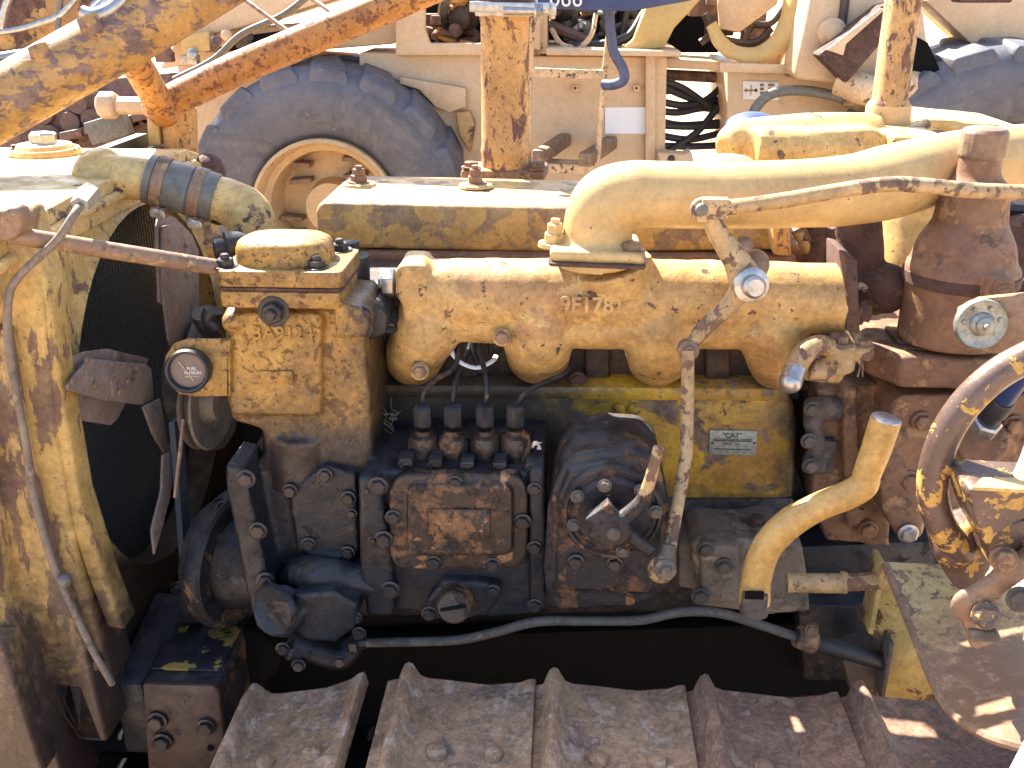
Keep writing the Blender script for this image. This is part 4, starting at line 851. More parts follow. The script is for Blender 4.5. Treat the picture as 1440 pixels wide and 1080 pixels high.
# thermostat stub with black ring beside the cap
g = G(); g.lathe(P(324, 348, -.02), (-.9, -.5, 0), [(.016, -.02), (.02, -.01), (.021, .006), (.012, .008), (.012, .02)], 24); build(g, 'black_ring', 'black', fh)
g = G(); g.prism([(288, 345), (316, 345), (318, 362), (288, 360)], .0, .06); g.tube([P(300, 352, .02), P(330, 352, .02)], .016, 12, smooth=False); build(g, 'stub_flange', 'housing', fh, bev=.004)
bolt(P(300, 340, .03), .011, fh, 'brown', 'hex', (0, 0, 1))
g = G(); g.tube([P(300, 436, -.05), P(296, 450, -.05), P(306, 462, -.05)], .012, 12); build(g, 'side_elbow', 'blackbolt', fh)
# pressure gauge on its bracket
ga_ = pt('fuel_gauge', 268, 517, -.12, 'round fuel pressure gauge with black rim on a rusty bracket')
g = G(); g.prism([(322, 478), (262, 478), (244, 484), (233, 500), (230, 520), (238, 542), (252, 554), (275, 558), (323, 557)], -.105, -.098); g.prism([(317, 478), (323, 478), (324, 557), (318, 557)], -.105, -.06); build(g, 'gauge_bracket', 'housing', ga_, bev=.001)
gax = Vector((.10, -1, .16)).normalized(); gcn = P(267, 519, -.112)
g = G(); g.lathe(gcn - gax * .012, gax, [(.020, 0), (.0265, .002), (.0275, .02), (.0275, .026), (.0255, .029), (.0228, .0285), (.0215, .0245), (.0215, .02)], 40, closed=True); build(g, 'rim', 'black', ga_)
g = G(); g.lathe(gcn + gax * .0085, gax, [(.0225, -.01), (.0225, 0), (.001, 0)], 36); dl = build(g, 'dial', 'dial', ga_)
gq = gax.to_track_quat('Z', 'Y'); ge = (PI / 2 - .16, 0, .10)
up_ = (Vector((0, 0, 1)) - gax * gax.z).normalized(); rt_ = up_.cross(gax)
def gp(u, v, d=.0092): return gcn + gax * d + rt_ * u + up_ * v
text('FUEL', gp(.005, .0022), .0058, 'whiteink', ga_, rot=ge, ext=.0001, name='dial_lettering', off=.0001); text('PRESSURE', gp(.006, -.003), .0048, 'whiteink', ga_, rot=ge, ext=.0001, name='dial_lettering', off=.0001)
text('LBS PER SQ IN', gp(.005, -.0075), .0028, 'whiteink', ga_, rot=ge, ext=.0001, name='dial_lettering')
g = G(); g.bar(gp(-.010, .012, .0105), gp(.006, -.012, .0105), .0009, .0006, up=gax); build(g, 'needle', 'straw', ga_)

# ---------------------------------------------------------------- timing gear case
tc = pt('timing_case', 420, 760, -.1, 'black greasy timing gear case with bolted flange')
g = G(); g.prism([(340, 668), (372, 660), (520, 662), (512, 700), (520, 862), (430, 875), (380, 870), (352, 760)], -.085, .06)
g.prism([(316, 654), (344, 660), (352, 700), (372, 790), (384, 860), (380, 886), (362, 888), (350, 850), (334, 770), (318, 690)], -.135, -.06)
g.prism([(406, 690), (456, 654), (500, 666), (504, 776), (480, 784), (418, 776)], -.098, -.04)
g.tube([P(405, 812, -.10), P(440, 806, -.12), (P(545, 822, -.11))], [.016, .024, .024], 16)
g.lathe(P(330, 785, -.03), (.95, -.3, 0), [(.06, -.01), (.072, .0), (.066, .03), (.058, .07), (.055, .10)], 32)
build(g, 'case_casting', 'grease', tc, remesh=.0035, sm=5, rough=.002)
fc_ = P(326, 783, -.03); fa = Vector((.95, -.30, 0)).normalized()
g = G(); g.lathe(fc_ + fa * .0, fa, [(.088, -.012), (.099, -.008), (.101, .0), (.099, .012), (.094, .016), (.084, .014)], 48); build(g, 'round_flange', 'grease_rust', tc)
g = G(); g.lathe(fc_, fa, [(.080, -.03), (.080, -.012), (.001, -.012)], 36); build(g, 'flange_hub', 'grease', tc)
bolts([(408, 690), (457, 668), (434, 765), (489, 777), (490, 700)], -.101, 8.5, tc); bolts([(346, 673), (363, 746), (374, 816)], -.138, 10.5, tc)
bolts([(300, 773), (306, 838), (324, 872), (304, 712)], -.05, 9.5, tc, ax=(.95, -.5, 0)); bolts([(250, 828)], .0, 9.5, tc); bolts([(495, 722), (508, 836)], -.10, 6, tc)
tp = pt('transfer_pump', 430, 880, -.15, 'small round ended black pump under the timing case')
g = G(); g.tube([P(392, 858, -.17), P(400, 857, -.13)], [.033, .033], 22, smooth=False); g.prism([(415, 838), (470, 832), (502, 852), (498, 885), (470, 905), (430, 900), (410, 885)], -.165, -.06)
g.tube([P(408, 905, -.14), P(440, 915, -.13), P(478, 925, -.12), P(498, 905, -.1)], .017, 14); g.tube([P(420, 915, -.14), P(402, 918, -.15)], .012, 12); g.ball(P(400, 835, -.15), .012); g.box(P(398, 886, -.17), (.03, .02, .012))
build(g, 'pump_casting', 'grease', tp, remesh=.003, sm=3, rough=.002)
g = G(); g.lathe(P(386, 857, -.172), (-.5, -1, .1), [(.034, -.006), (.034, .0), (.031, .004), (.001, .006)], 30); build(g, 'end_cap', 'grease', tp)
bolts([(384, 883), (420, 935), (478, 930), (398, 912), (500, 868), (505, 890)], -.155, 8, tp)
g = G(); g.tube([P(493, 905, -.115), P(503, 904, -.115)], .012, 6, smooth=False); g.tube([P(500, 904, -.11), P(515, 903, -.11)], .009, 8, smooth=False); build(g, 'line_union', 'blackbolt', tp)

# ---------------------------------------------------------------- long lower line with its hose
ol = pt('lower_line', 800, 880, -.12, 'long grey steel line below the engine ending in a black hose')
g = G(); g.tube([P(508, 904, -.11), P(600, 902, -.12), P(650, 899, -.13), P(700, 888, -.135), P(757, 874, -.14), P(830, 873, -.14), P(900, 872, -.14), P(955, 861, -.14), (P(1010, 862, -.13)), P(1070, 879, -.12), P(1120, 896, -.12)], .0064, 12); build(g, 'steel_line', 'dusty', ol)
g = G(); g.tube([P(1118, 896, -.12), P(1165, 908, -.12), P(1245, 932, -.11)], .012, 14); build(g, 'rubber_end', 'black', ol)
g = G(); g.tube([P(1120, 894, -.12), P(1146, 905, -.12)], .0150, 14, smooth=False); g.box(P(1141, 892, -.125), (.014, .014, .03)); build(g, 'line_clamp', 'brown', ol, bev=.002)
bolt(P(1141, 888, -.135), .007, ol, 'brown', 'hex', (0, -1, .6))

# ---------------------------------------------------------------- throttle linkage
lk = pt('throttle_linkage', 1000, 400, -.12, 'rust mottled yellow throttle rods and levers')
g = G(); g.tube([P(990, 293, -.10), P(1030, 291, -.10), P(1100, 282, -.10), P(1180, 268, -.10), P(1250, 259, -.10), P(1310, 262, -.10), P(1370, 268, -.09), P(1480, 272, -.08)], [.0085, .009, .0092, .0088, .0088, .0088, .009, .009], 14); build(g, 'upper_rod', 'lever', lk)
g = G(); g.lathe(P(987, 295, -.095), (0, -1, .1), [(.006, -.006), (.0135, -.006), (.014, .0), (.0135, .008), (.006, .008)], 24); g.box(P(1005, 292, -.10), (.03, .016, .022)); build(g, 'clevis', 'lever', lk, bev=.001); bolt(P(987, 295, -.106), .0075, lk, 'hose', 'rivet', name='clevis_pin')
g = G(); g.tube([P(996, 302, -.085), P(1012, 332, -.08), P(1032, 360, -.08), P(1050, 395, -.08)], [.010, .013, .016, .02], 14); g.tube([P(1052, 398, -.10), P(1050, 396, -.02)], .0205, 20, smooth=False)
g.tube([P(1050, 398, -.085), P(1022, 432, -.085), P(990, 462, -.085), P(968, 490, -.085)], [.018, .0135, .013, .011], 14, squash=.8); build(g, 'bell_crank', 'lever', lk, remesh=.003, sm=3)
g = G(); g.lathe(P(1055, 400, -.10), (.15, -1, .1), [(.019, -.004), (.021, .0), (.021, .006), (.016, .008)], 26); g.lathe(P(1056, 401, -.105), (.15, -1, .1), [(.0125, 0), (.0135, .004), (.0135, .014), (.010, .018), (.001, .018)], 22); build(g, 'pivot_nut', 'steel', lk, label='bright steel pivot end')
g = G(); g.tube([P(1035, 340, -.07), P(1042, 355, -.07)], .018, 12, smooth=False); g.ball(P(1060, 372, -.04), .02); build(g, 'pivot_boss', 'leverbrown', lk, remesh=.004)
g = G(); g.lathe(P(967, 491, -.088), (0, -1, .1), [(.0125, -.006), (.013, .010), (.008, .012), (.007, .016), (.001, .017)], 22); build(g, 'link_pin', 'leverbrown', lk)
g = G(); g.tube([P(967, 492, -.10), P(967, 560, -.11), P(965, 640, -.13), P(952, 715, -.16), P(941, 775, -.195)], [.0085, .0088, .0088, .0085, .0085], 12, smooth=False, squash=.8); build(g, 'down_rod', 'lever', lk)
g = G(); g.tube([P(940, 765, -.195), P(936, 800, -.205)], [.009, .012], 14, smooth=False); g.lathe(P(935, 797, -.205), (0, -1, .1), [(.013, -.01), (.0135, .008), (.008, .01), (.006, .014), (.001, .015)], 22); build(g, 'rod_end', 'dusty', lk)
g = G(); g.ball(P(930, 800, -.165), (.018, .012, .02)); build(g, 'pale_boss', 'lever', lk)

# ---------------------------------------------------------------- water outlet lever group beside the manifold
wl = pt('shutoff_lever', 1160, 505, -.06, 'yellow brown shut-off lever with a shiny tip')
g = G(); g.tube([P(1168, 487, -.06), P(1148, 486, -.07), P(1128, 500, -.08), P(1116, 522, -.09)], [.012, .0135, .0145, .0145], 16); g.tube([P(1178, 520, -.05), P(1179, 484, -.05)], .0205, 20, smooth=False)
g.tube([P(1135, 520, -.06), P(1180, 525, -.05)], .014, 12, smooth=False); g.tube([P(1180, 505, -.05), P(1216, 494, -.05)], .010, 12, smooth=False); g.tube([P(1216, 486, -.05), P(1216, 504, -.05)], .0115, 14, smooth=False); build(g, 'lever_casting', 'lever', wl, remesh=.003, sm=2)
g = G(); g.tube([P(1121, 512, -.085), P(1112, 536, -.10)], [.0135, .0145], 18, smooth=False); g.ball(P(1112, 537, -.10), .0143); build(g, 'polished_tip', 'steel', wl)
bolt(P(1179, 482, -.05), .012, wl, 'leverbrown', 'hex', (0, 0, 1)); bolt(P(1216, 485, -.05), .009, wl, 'leverbrown', 'hex', (0, 0, 1))
g = G(); g.tube([P(1196, 452, -.02), P(1203, 468, -.03), P(1214, 486, -.05)], .008, 10, squash=.6); build(g, 'link_strap', 'lever', wl)
for dx in (0, 7):
    g = G(); g.tube([P(1212, 506, -.055), P(1206 + dx, 530, -.06)], .0012, 6, smooth=False); build(g, 'split_pin', 'leverbrown', wl)
g = G(); g.ball(P(1150, 470, .03), (.03, .03, .03)); build(g, 'water_boss', 'dusty', wl)
g = G(); g.tube([P(1135, 575, .02), P(1180, 575, .03)], .017, 14, smooth=False); g.tube([P(1140, 590, .02), P(1148, 620, .02), P(1144, 650, .02)], .012, 12); g.tube([P(1130, 650, .02), P(1160, 655, .02)], .014, 12, smooth=False); g.box(P(1162, 640, .03), (.02, .02, .05)); build(g, 'drain_cock', 'dusty', wl, remesh=.004, sm=3)
bolts([(1142, 575), (1140, 655), (1137, 620)], .0, 9, wl, 'dusty')

# ---------------------------------------------------------------- rusty elbow and tan canister behind
el = pt('rusty_elbow', 1210, 350, .08, 'dark scaly rusted exhaust elbow')
g = G(); g.tube([P(1206, 300, .08), P(1210, 350, .08), P(1212, 400, .07), P(1240, 408, .05)], [.030, .030, .033, .034], 20); g.ball(P(1243, 405, .05), (.036, .036, .034)); build(g, 'elbow_casting', 'darkrust', el, remesh=.0035, rough=.003, rsize=.012)
g = G(); g.tube([P(1290, 270, .25), P(1288, 372, .22)], .052, 24, smooth=False); g.ball(P(1288, 372, .22), (.052, .052, .03)); build(g, 'tan_canister', 'tank', TR, remesh=.006)
for q, r, m in (([(1120, 320), (1135, 345), (1150, 368)], .010, 'lever'), ([(1165, 320), (1172, 352), (1190, 372)], .014, 'darkrust'), ([(1145, 310), (1150, 340), (1142, 372)], .016, 'darkrust'), ([(1180, 316), (1196, 350), (1205, 375)], .010, 'lever'), ([(1128, 330), (1160, 336)], .012, 'brown')):
    g = G(); g.tube([P(x, y, .2) for x, y in q], r, 10); build(g, 'rear_stay', m, TR)
g = G(); g.prism([(1108, 345), (1215, 352), (1215, 375), (1108, 372)], .22, .4); build(g, 'rear_ledge', 'brown', TR, bev=.006)
g = G(); g.prism([(1085, 312), (1112, 312), (1114, 362), (1088, 360)], .15, .2); build(g, 'corner_block', 'stack', TR, bev=.006)

# ---------------------------------------------------------------- steering turret and clutch housing, brown
tu = pt('steering_turret', 1340, 420, .1, 'brown bell shaped turret with a capped neck')
tb = P(1338, 462, .01)
def zz(y): return P(1345, y, .01).z
g = G(); g.lathe((tb.x, tb.y, 0), (0, 0, 1), [(.066, zz(476)), (.066, zz(395)), (.069, zz(392)), (.069, zz(372)), (.064, zz(368)), (.058, zz(340)), (.044, zz(310)), (.042, zz(290)), (.040, zz(262)), (.026, zz(246)), (.024, zz(212))], 40); g.box((tb.x + .015, tb.y - .066, zz(395)), (.030, .03, .055)); build(g, 'turret_casting', 'brown', tu, remesh=.0035, sm=4, rough=.002)
g = G(); g.lathe((tb.x, tb.y, 0), (0, 0, 1), [(.0255, zz(222)), (.0275, zz(218)), (.0275, zz(186)), (.024, zz(180)), (.012, zz(177))], 12); build(g, 'neck_cap', 'leverbrown', tu, bev=.001)
g = G(); g.lathe((tb.x, tb.y, 0), (0, 0, 1), [(.067, zz(396)), (.0705, zz(394)), (.0705, zz(380)), (.067, zz(378))], 40); build(g, 'clamp_band', 'darkrust', tu)
g = G(); g.box((tb.x + .02, tb.y - .075, zz(390)), (.024, .02, .042)); build(g, 'band_lug', 'brown', tu, bev=.004); bolt((tb.x + .02, tb.y - .088, zz(386)), .010, tu, 'brown', 'hex')
ch = pt('clutch_housing', 1320, 600, -.03, 'rusty brown clutch housing')
g = G(); g.prism([(1222, 478), (1228, 505), (1248, 535), (1300, 548), (1480, 556), (1480, 470), (1380, 452), (1300, 470)], -.02, .08)
z0 = P(1300, 500, -.04).z; z1 = P(1300, 545, -.04).z; xa = P(1232, 520, -.04).x; xb = P(1500, 520, -.04).x
g = G(); g.wprism([Vector(q) for q in ((xa, .0, z1), (xa + .03, -.045, z1), (xb, -.055, z1), (xb, .22, z1), (xa - .01, .22, z1))], (0, 0, z0 - z1)); build(g, 'top_cover', 'brown', ch, remesh=.0045, sm=5, rough=.002)
bolt(P(1288, 488, .0), .013, ch, 'brown', 'tall', (0, 0, 1)); bolt(P(1270, 476, .08), .012, ch, 'brown', 'hex', (0, 0, 1))
g = G(); g.tube([P(1287, 466, .1), P(1287, 440, .1)], .017, 12, smooth=False); build(g, 'stud_collar', 'brown', ch, bev=.002)
g = G(); g.prism([(1262, 478), (1320, 484), (1318, 492), (1262, 486)], .0, .06); build(g, 'cover_patch', 'brown', ch, bev=.003)
g = G(); g.prism([(1150, 548), (1242, 540), (1250, 560), (1252, 770), (1160, 760), (1140, 700)], .04, .16); g.prism([(1182, 545), (1206, 545), (1212, 740), (1190, 742)], .02, .1); build(g, 'bell_housing', 'brown', ch, remesh=.005, sm=4, rough=.002)
g = G(); g.prism([(1256, 565), (1268, 556), (1480, 552), (1480, 740), (1420, 746), (1330, 735), (1305, 726), (1298, 752), (1282, 764), (1262, 752), (1240, 720), (1238, 660)], -.03, .16); g.prism([(1240, 650), (1262, 640), (1300, 700), (1298, 755), (1280, 764), (1258, 750), (1240, 715)], -.04, .05)
g.tube([P(1380, 622, -.05), P(1380, 622, .03)], .032, 20, smooth=False); build(g, 'gear_housing', 'brown', ch, remesh=.0042, sm=5, rough=.002)
bolts([(1296, 593), (1425, 598), (1279, 676)], -.034, 12, ch, 'brown', 'hex'); bolts([(1277, 750)], -.044, 11, ch, 'steel', 'hex'); bolts([(1205, 720), (1220, 745)], .03, 11, ch, 'brown')
sp = pt('hydraulic_fitting', 1400, 580, -.1, 'dark threaded fitting with bright hex and blue end')
fa2 = (P(1440, 525, -.12) - P(1384, 600, -.07)).normalized(); f0 = P(1384, 600, -.07)
def hexl(c, ax, r): u = ax.orthogonal().normalized(); w = ax.cross(u); return [c + (u * math.cos(PI / 3 * k) + w * math.sin(PI / 3 * k)) * r for k in range(6)]
g = G(); g.loops([hexl(f0 - fa2 * .004, fa2, .019), hexl(f0 + fa2 * .010, fa2, .019), hexl(f0 + fa2 * .013, fa2, .016)]); build(g, 'hex_base', 'steel', sp, bev=.0006)
g = G(); g.lathe(f0, fa2, [(.014, .01), (.0145, .014), (.0125, .016), (.0125, .028), (.0145, .030), (.0145, .05), (.0125, .054)], 20); build(g, 'threaded_body', 'black', sp)
g = G(); g.lathe(f0, fa2, [(.011, .05), (.0112, .09), (.012, .16)], 18); build(g, 'blue_sleeve', 'bluepaint', sp)
lp = pt('brake_lever_plate', 1400, 460, -.15, 'brown flat lever with a grey round cap')
g = G(); g.prism([(1350, 435), (1380, 420), (1500, 408), (1500, 520), (1440, 500), (1395, 498), (1358, 482), (1347, 458)], -.16, -.15); build(g, 'flat_lever', 'leverbrown', lp, bev=.002)
dc = P(1379, 455, -.163); g = G(); g.lathe(dc, (0, -1, .1), [(.0285, -.004), (.0285, .003), (.027, .005), (.024, .0035), (.014, .0035), (.012, .008), (.0095, .010), (.009, .014), (.0035, .016), (.003, .021), (.001, .022)], 36); build(g, 'round_cap', 'galv', lp)
for k in range(7): a_ = k * 2 * PI / 7 + .3; bolt(dc + Vector((.0195 * math.cos(a_), -.004, .0195 * math.sin(a_))), .0026, lp, 'galv', 'rivet')
for y0, y1 in ((388, 402), (404, 416)):
    g = G(); g.tube([P(1395, y0 - 8, .1), P(1500, y1 + 26, .08)], .008, 8, smooth=False); build(g, 'rear_rod', 'darkrust', TR)
g = G(); g.tube([P(1395, 292, .3), P(1500, 298, .3)], .012, 8, smooth=False); build(g, 'rear_rod', 'black', TR)
g = G(); g.prism([(1402, 330), (1440, 310), (1500, 300), (1500, 420), (1420, 420)], .25, .3); build(g, 'rear_upright', 'darkrust', TR, bev=.008)
g = G(); g.lathe(P(1385, 388, .22), (0, -1, 0), [(.012, -.01), (.02, -.008), (.024, 0), (.02, .008), (.012, .01)], 20, closed=True); build(g, 'rear_ring', 'black', TR)

# ---------------------------------------------------------------- starting engine gearbox
se = pt('starting_gearbox', 1030, 790, -.03, 'grey brown starting gearbox casting')
g = G(); g.prism([(972, 765), (990, 756), (1050, 760), (1090, 752), (1130, 770), (1140, 860), (1080, 866), (985, 852), (976, 800)], -.04, .06); g.prism(rr(985, 768, 1040, 850, 8), -.055, .0); g.tube([P(1062, 738, .0), P(1062, 760, .0)], .016, 12, smooth=False)
g.prism([(955, 765), (978, 765), (978, 830), (955, 826)], -.02, .05); build(g, 'gearbox_casting', 'dustier', se, remesh=.004, sm=4, rough=.003)
g = G(); g.prism([(944, 760), (962, 762), (962, 820), (942, 818)], .0, .05); build(g, 'green_pipe_flange', 'block', se, bev=.005)
bolts([(1018, 796), (992, 772), (1075, 775), (985, 838)], -.058, 10, se, 'dusty'); bolt(P(1064, 734, .0), .011, se, 'darkrust', 'hex', (0, 0, 1))
g = G(); g.prism([(1090, 770), (1330, 760), (1330, 900), (1100, 890)], .06, .2); build(g, 'lower_transmission', 'grease', TR, bev=.01)
g = G(); g.prism([(1120, 850), (1240, 850), (1240, 960), (1130, 960)], .0, .1); build(g, 'mount_block', 'grease', TR, bev=.01)
g = G(); g.prism([(1185, 930), (1262, 900), (1272, 975), (1200, 985)], -.09, -.04); build(g, 'grey_angle', 'dusty', TR, bev=.004)

# ---------------------------------------------------------------- bent starting handle
bh = pt('bent_handle', 1140, 730, -.2, 'cranked mustard yellow handle with bare silver end')
g = G(); g.tube([P(1246, 590, -.20), P(1233, 630, -.20), P(1217, 672, -.20)], [.0172, .0168, .0155], 22, smooth=False); build(g, 'grip', 'handle', bh)
g = G(); g.tube([P(1220, 662, -.20), P(1214, 682, -.20), P(1190, 697, -.20), P(1150, 713, -.20), P(1110, 736, -.20), P(1078, 770, -.20), P(1064, 812, -.20), P(1061, 846, -.20)], [.015, .0165, .0165, .0165, .018, .018, .018, .019], 24); build(g, 'arm', 'handle', bh)
g = G(); g.lathe(P(1246.5, 589, -.20), P(1246, 590, -.2) - P(1217, 672, -.2), [(.0170, -.004), (.0165, .001), (.013, .003), (.001, .003)], 24); build(g, 'silver_end', 'steel', bh)
g = G(); g.tube([P(1061, 840, -.20), P(1061, 862, -.20)], [.0195, .018], 8, smooth=False); g.box(P(1061, 845, -.215), (.03, .012, .022)); build(g, 'socket', 'dusty', bh, bev=.002)
g = G(); g.box(P(1061, 837, -.2215), (.022, .003, .010)); build(g, 'socket_hole', 'void', bh)
g = G(); g.tube([P(1106, 820, -.12), P(1185, 820, -.12)], .0130, 18, smooth=False); g.tube([P(1185, 819, -.12), P(1250, 817, -.12)], .0115, 18, smooth=False); g.lathe(P(1186, 819, -.12), (1, 0, 0), [(.013, -.004), (.0148, -.002), (.0148, .003), (.0115, .006)], 18); build(g, 'cross_pipe', 'lever', TR, label='short yellow and brown level pipe')

# ---------------------------------------------------------------- curved bar and bracket at the right
cb = pt('curved_grab_bar', 1330, 640, -.34, 'curved polished brown bar flecked with yellow paint')
g = G(); g.tube([P(1530, 470, -.36), P(1450, 500, -.36), P(1395, 532, -.36), P(1350, 578, -.36), P(1322, 630, -.36), P(1311, 685, -.36), P(1322, 735, -.36), P(1350, 775, -.35)], .0148, 24); build(g, 'bar', 'ring', cb)
g = G(); g.ball(P(1345, 770, -.345), (.022, .02, .024)); g.prism([(1318, 770), (1345, 745), (1380, 735), (1400, 760), (1395, 800), (1372, 835), (1345, 830), (1325, 800)], -.35, -.31); build(g, 'bar_foot', 'ring', cb, remesh=.0035, sm=4)
br = pt('lever_bracket', 1405, 800, -.38, 'rusty bolted lever bracket with sunlit top')
g = G(); g.prism([(1360, 690), (1378, 684), (1500, 692), (1500, 720), (1440, 730), (1402, 752), (1390, 775), (1374, 740)], -.42, -.36)
g.prism([(1388, 755), (1410, 735), (1500, 725), (1500, 815), (1420, 818), (1396, 800)], -.40, -.35); build(g, 'bracket_casting', 'ring', br, remesh=.0035, sm=3)
g = G(); a_ = [PZ(x, y, P(1370, 690, -.42).z + .003) for x, y in ((1366, 690), (1500, 697), (1500, 676), (1380, 676))]; g.wprism(a_, (0, 0, .004)); build(g, 'bracket_top', 'tank', br, bev=.001)
g = G(); g.bar(P(1362, 850, -.41), P(1460, 775, -.41), .022, .014, up=(0, -1, 0)); g.bar(P(1362, 850, -.41), P(1380, 905, -.41), .022, .014, up=(0, -1, 0)); g.ball(P(1366, 850, -.41), (.02, .01, .02)); build(g, 'bracket_arm', 'leverbrown', br, remesh=.0035, sm=3)
for x, y, m, r in ((1411, 786, 'brown', 15), (1386, 866, 'ring', 15), (1434, 843, 'dusty', 15)): bolt(P(x, y, -.425), r * M(x, y, -.425), br, m, 'hex', (-.1, -1, .25))
g = G(); g.tube([P(1386, 866, -.40), P(1386, 866, -.43)], .012, 14, smooth=False); g.prism([(1362, 885), (1405, 890), (1412, 905), (1366, 905)], -.42, -.37); build(g, 'bolt_washer_block', 'dusty', br, bev=.003)
g = G(); g.tube([P(1466, 590, -.46), P(1448, 640, -.45), P(1436, 668, -.44)], .0065, 14); build(g, 'white_stub', 'whitepaint', br)
g = G(); g.tube([P(1500, 990, -.62), P(1462, 1050, -.62), P(1425, 1120, -.62)], .011, 16); build(g, 'white_lever', 'whitepaint', TR, label='white painted lever at the lower right corner')
g = G(); g.tube([P(1470, 810, -.46), P(1456, 860, -.46), P(1450, 900, -.46)], .007, 14); build(g, 'white_rod', 'whitepaint', br)

# ---------------------------------------------------------------- curved side plate
fd = pt('side_plate', 1300, 880, -.2, 'rust blotched pale yellow curved side plate')
ed = [(1245, 790, -.16), (1258, 822, -.19), (1276, 866, -.235), (1294, 912, -.29), (1314, 960, -.345), (1336, 996, -.39), (1370, 1022, -.43), (1410, 1040, -.46), (1500, 1062, -.48)]
bk_ = [(1320, 793, -.12), (1345, 800, -.14), (1380, 810, -.17), (1410, 820, -.20), (1440, 835, -.22), (1470, 850, -.24), (1500, 870, -.26), (1530, 890, -.28), (1600, 920, -.30)]
A_ = smooth_path([P(*q) for q in ed], 4); B_ = smooth_path([P(*q) for q in bk_], 4); nr = 10
g = G(); top = [[a.lerp(b_, k / nr) for k in range(nr + 1)] for a, b_ in zip(A_, B_)]
ls = [r + [p + Vector((.003, .006, -.006)) for p in reversed(r)] for r in top]; g.loops(ls); build(g, 'plate', 'fender', fd, bev=0, angle=50, rough=.003, rsize=.08)
g = G(); g.tube([a + Vector((.001, .001, -.004)) for a in A_], .0052, 8, smooth=False); build(g, 'plate_edge', 'leverbrown', fd)
g = G(); g.prism([(1243, 795), (1262, 832), (1292, 910), (1330, 985), (1330, 1010), (1232, 1000), (1240, 905), (1222, 892), (1232, 840)], -.10, -.095); build(g, 'inner_web', 'web', fd, bev=.001)
g = G(); g.prism([(1240, 795), (1247, 795), (1228, 893), (1221, 891)], -.13, -.09); build(g, 'web_flange', 'web', fd, bev=.001)
g = G(); g.prism([(1252, 905), (1258, 905), (1244, 985), (1238, 985)], -.13, -.1); build(g, 'web_strip', 'dusty', fd, bev=.001)

# ---------------------------------------------------------------- lower left mounting bracket
mb = pt('mounting_bracket', 240, 980, -.15, 'black box bracket with scraps of yellow paint')
g = G(); z0 = P(245, 958, -.17).z; za = P(200, 958, -.17); zb_ = P(308, 962, -.17)
g.wprism([Vector(q) for q in ((za.x, -.17, z0), (zb_.x, -.17, z0), (zb_.x + .0, .03, z0), (za.x - .02, .03, z0))], (0, 0, -.3)); build(g, 'box', 'grease_rust', mb, bev=.008)
MT['plumrust'] = worn('dark_brown_plate', (.075, .042, .032), (.05, .03, .026), under=(.11, .055, .035), under2=(.03, .022, .02), chip=.55, cs=20, rough=.5)
g = G(); g.prism([(200, 962), (300, 965), (308, 975), (330, 1180), (215, 1180)], -.178, -.168); build(g, 'front_plate', 'plumrust', mb, bev=.003)
g = G(); g.wprism([Vector(q) for q in ((za.x - .045, -.165, z0 - .012), (za.x - .004, -.165, z0 - .012), (za.x - .004, .03, z0 + .006), (za.x - .06, .03, z0 + .006))], (0, 0, -.12)); build(g, 'side_shelf', 'grease', mb, bev=.006)
b = MB('scraps'); 
MT['scrap'] = worn('black_with_yellow_scraps', (.026, .024, .028), under=(.40, .26, .06), under2=(.34, .2, .05), chip=.56, cs=22, speck=.8, rough=.45, grime=.1)
g = G(); c1 = (za + zb_) / 2; g.box((c1.x, -.10, z0 + .003), (abs(zb_.x - za.x) * .9, .10, .004)); build(g, 'top_pad', 'scrap', mb, bev=.001)
bolts([(221, 1014), (228, 1043), (290, 1022)], -.182, 11, mb); bolts([(296, 1052)], -.180, 5, mb, 'void', 'rivet')
g = G(); g.prism([(245, 835), (262, 828), (285, 860), (285, 880), (250, 880)], -.06, .02); g.prism([(90, 830), (200, 870), (330, 880), (330, 1000), (60, 1100)], .12, .2); build(g, 'cross_member', 'grease', mb, bev=.01)
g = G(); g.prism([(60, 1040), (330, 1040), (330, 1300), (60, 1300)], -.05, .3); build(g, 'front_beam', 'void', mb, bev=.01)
g = G(); g.box((-.72, .0, -.66), (.5, .8, .03)); g.box((-.85, .1, -.5), (.02, .7, .4)); build(g, 'added_dark_floor', 'void', mb)  # black sheets added underneath so bright ground stays out of the dark cavity
g = G(); g.prism([(40, 940), (330, 960), (330, 1220), (40, 1220)], .085, .11); build(g, 'added_dark_backing', 'void', mb)  # black sheet added behind the bracket to darken gaps onto bright ground
g = G(); c2 = P(345, 925, -.05); g.lathe(c2, (0, -1, 0), [(.045, -.1), (.05, .0), (.045, .006), (.02, .008)], 28); build(g, 'dark_roller', 'void', mb)

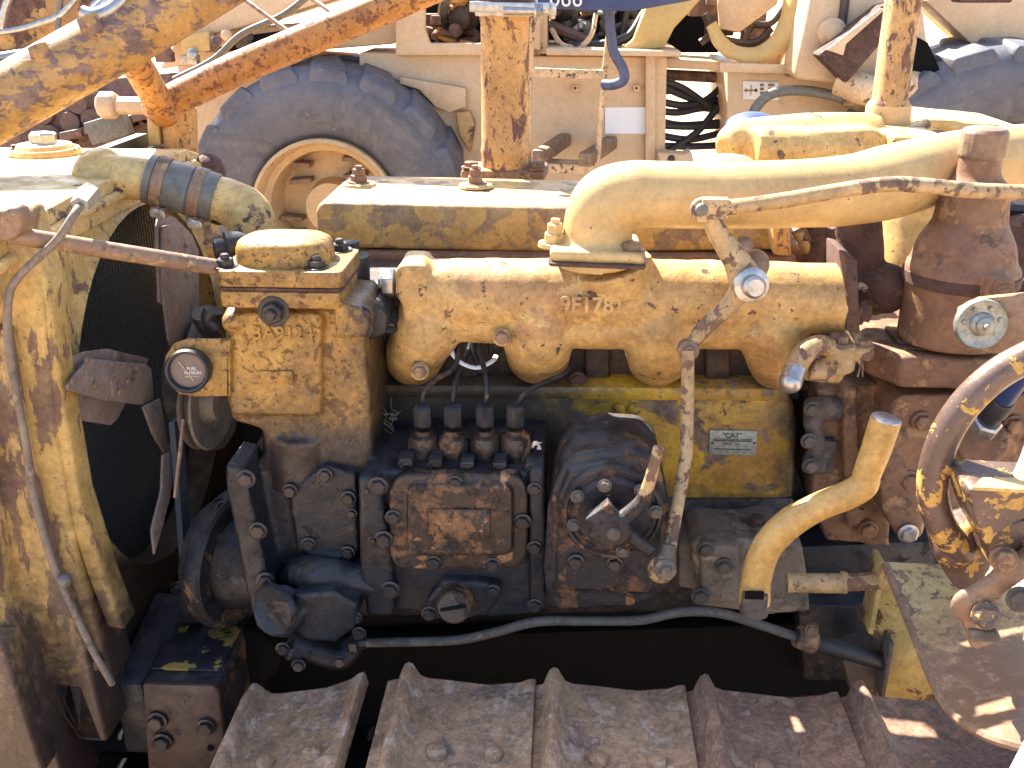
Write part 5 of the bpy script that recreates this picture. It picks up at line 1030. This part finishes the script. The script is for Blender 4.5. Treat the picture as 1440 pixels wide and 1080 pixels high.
# ---------------------------------------------------------------- track
tk = part('track', TR, PZ(850, 1040, -.33), 'rusty crawler track with raised grousers')
ZT = -.33; prof = [(-.026, -.012), (-.026, .0), (-.012, .003), (-.0075, .020), (-.004, .030), (.001, .034), (.0062, .031), (.010, .021), (.016, .006), (.026, .001), (.06, -.001), (.11, -.001), (.150, .002), (.163, .0065), (.171, .008), (.173, .003), (.171, -.012)]
def shoe(x0, z0, rot, mat, Yf=-.205, Yn=-.80, L=1.0, lab=None):
    R_ = random.Random(int(x0 * 1000)); g = G(); ls = []; N = 40
    for j in range(N + 1):
        y = Yf + (Yn - Yf) * j / N; w = (R_.random() - .5) * .0004; row = []
        for k, (a, h) in enumerate(prof):
            tap = (1 - .0 * j)
            hh = h * (1 if h < .008 else (.82 + .18 * min(1, j / 2.0)))
            a2 = a * L if a > .03 else a
            a2 += (R_.random() - .5) * .0004; hh += (R_.random() - .5) * .0004 + w
            row.append(Vector((x0 + a2 * math.cos(rot) - hh * math.sin(rot), y + (.004 * math.sin(a * 40) if j == 0 else 0), z0 + hh * math.cos(rot) + a2 * math.sin(rot))))
        ls.append(row)
    g.loops(ls); o = build(g, 'track_shoe', mat, tk, angle=70)
    for bx in (.055, .125):
        for by in (-.335, -.46):
            p = Vector((x0 + bx * L * math.cos(rot), by, z0 + bx * L * math.sin(rot) + .001)); bb = bolt(p, .0125, tk, mat, 'rivet', (0, 0, 1), 'shoe_bolt')
    return o
xs = [PZ(x, y, ZT).x for x, y in ((572, 966), (777, 968), (988, 972), (1203, 976))]
for i, x in enumerate(xs + [xs[-1] + .19]): shoe(x, ZT + [0, -.001, -.003, -.004, -.008][i], [0, -.004, -.006, .0, 0][i], 'pad' if i < 2 else 'pad2', L=((xs[i + 1] - x - .021) / .173 if i < 3 else 1))
xl = PZ(514, 962, ZT).x; th = math.radians(17)
shoe(xl - .150 * math.cos(th), ZT - .150 * math.sin(th) + .003, th, 'pad', L=.86)
shoe(xl - .155 * math.cos(th) - .17 * math.cos(1.15), ZT - .16 * math.sin(th) - .17 * math.sin(1.15), 1.15, 'pad')
g = G()
for k in range(4): g.box((xs[0] + k * .2, -.45, ZT - .07), (.16, .16, .08))
build(g, 'track_chain', 'grease', tk, bev=.01, kind='stuff')
g = G(); g.ball(PZ(522, 1032, ZT + .012), (.004, .012, .003)); build(g, 'dark_seed_pod', 'void', tk)

# ---------------------------------------------------------------- loose straws caught on the machine
R_ = random.Random(11)
def straws(name, x, y, Y, n, spread, label, mat='straw', ln=.02):
    g = G()
    for k in range(n):
        c = P(x + R_.uniform(-spread, spread), y + R_.uniform(-spread, spread), Y); d = Vector((R_.uniform(-1, 1), R_.uniform(-.3, .1), R_.uniform(-1, 1))) * ln
        g.tube([c, c + d * .3 + Vector((R_.uniform(-.4, .4), 0, R_.uniform(-.4, .4))) * ln, c + d * .7 + Vector((R_.uniform(-.4, .4), 0, R_.uniform(-.4, .4))) * ln, c + d], .00022, 4)
    o = build(g, name, mat, None); o['label'] = label; o['category'] = 'straw'; o['kind'] = 'stuff'; return o
straws('dry_straw', 806, 398, -.06, 9, 12, 'wisps of dry straw caught on the manifold below the big pipe flange', ln=.016)
straws('dry_straw', 1060, 468, -.055, 26, 5, 'tuft of pale straw in a hole of the manifold near its right branch', ln=.008)
straws('dry_straw', 545, 595, .0, 12, 14, 'dead grass stems beside the fuel pump, behind the front housing', ln=.03)
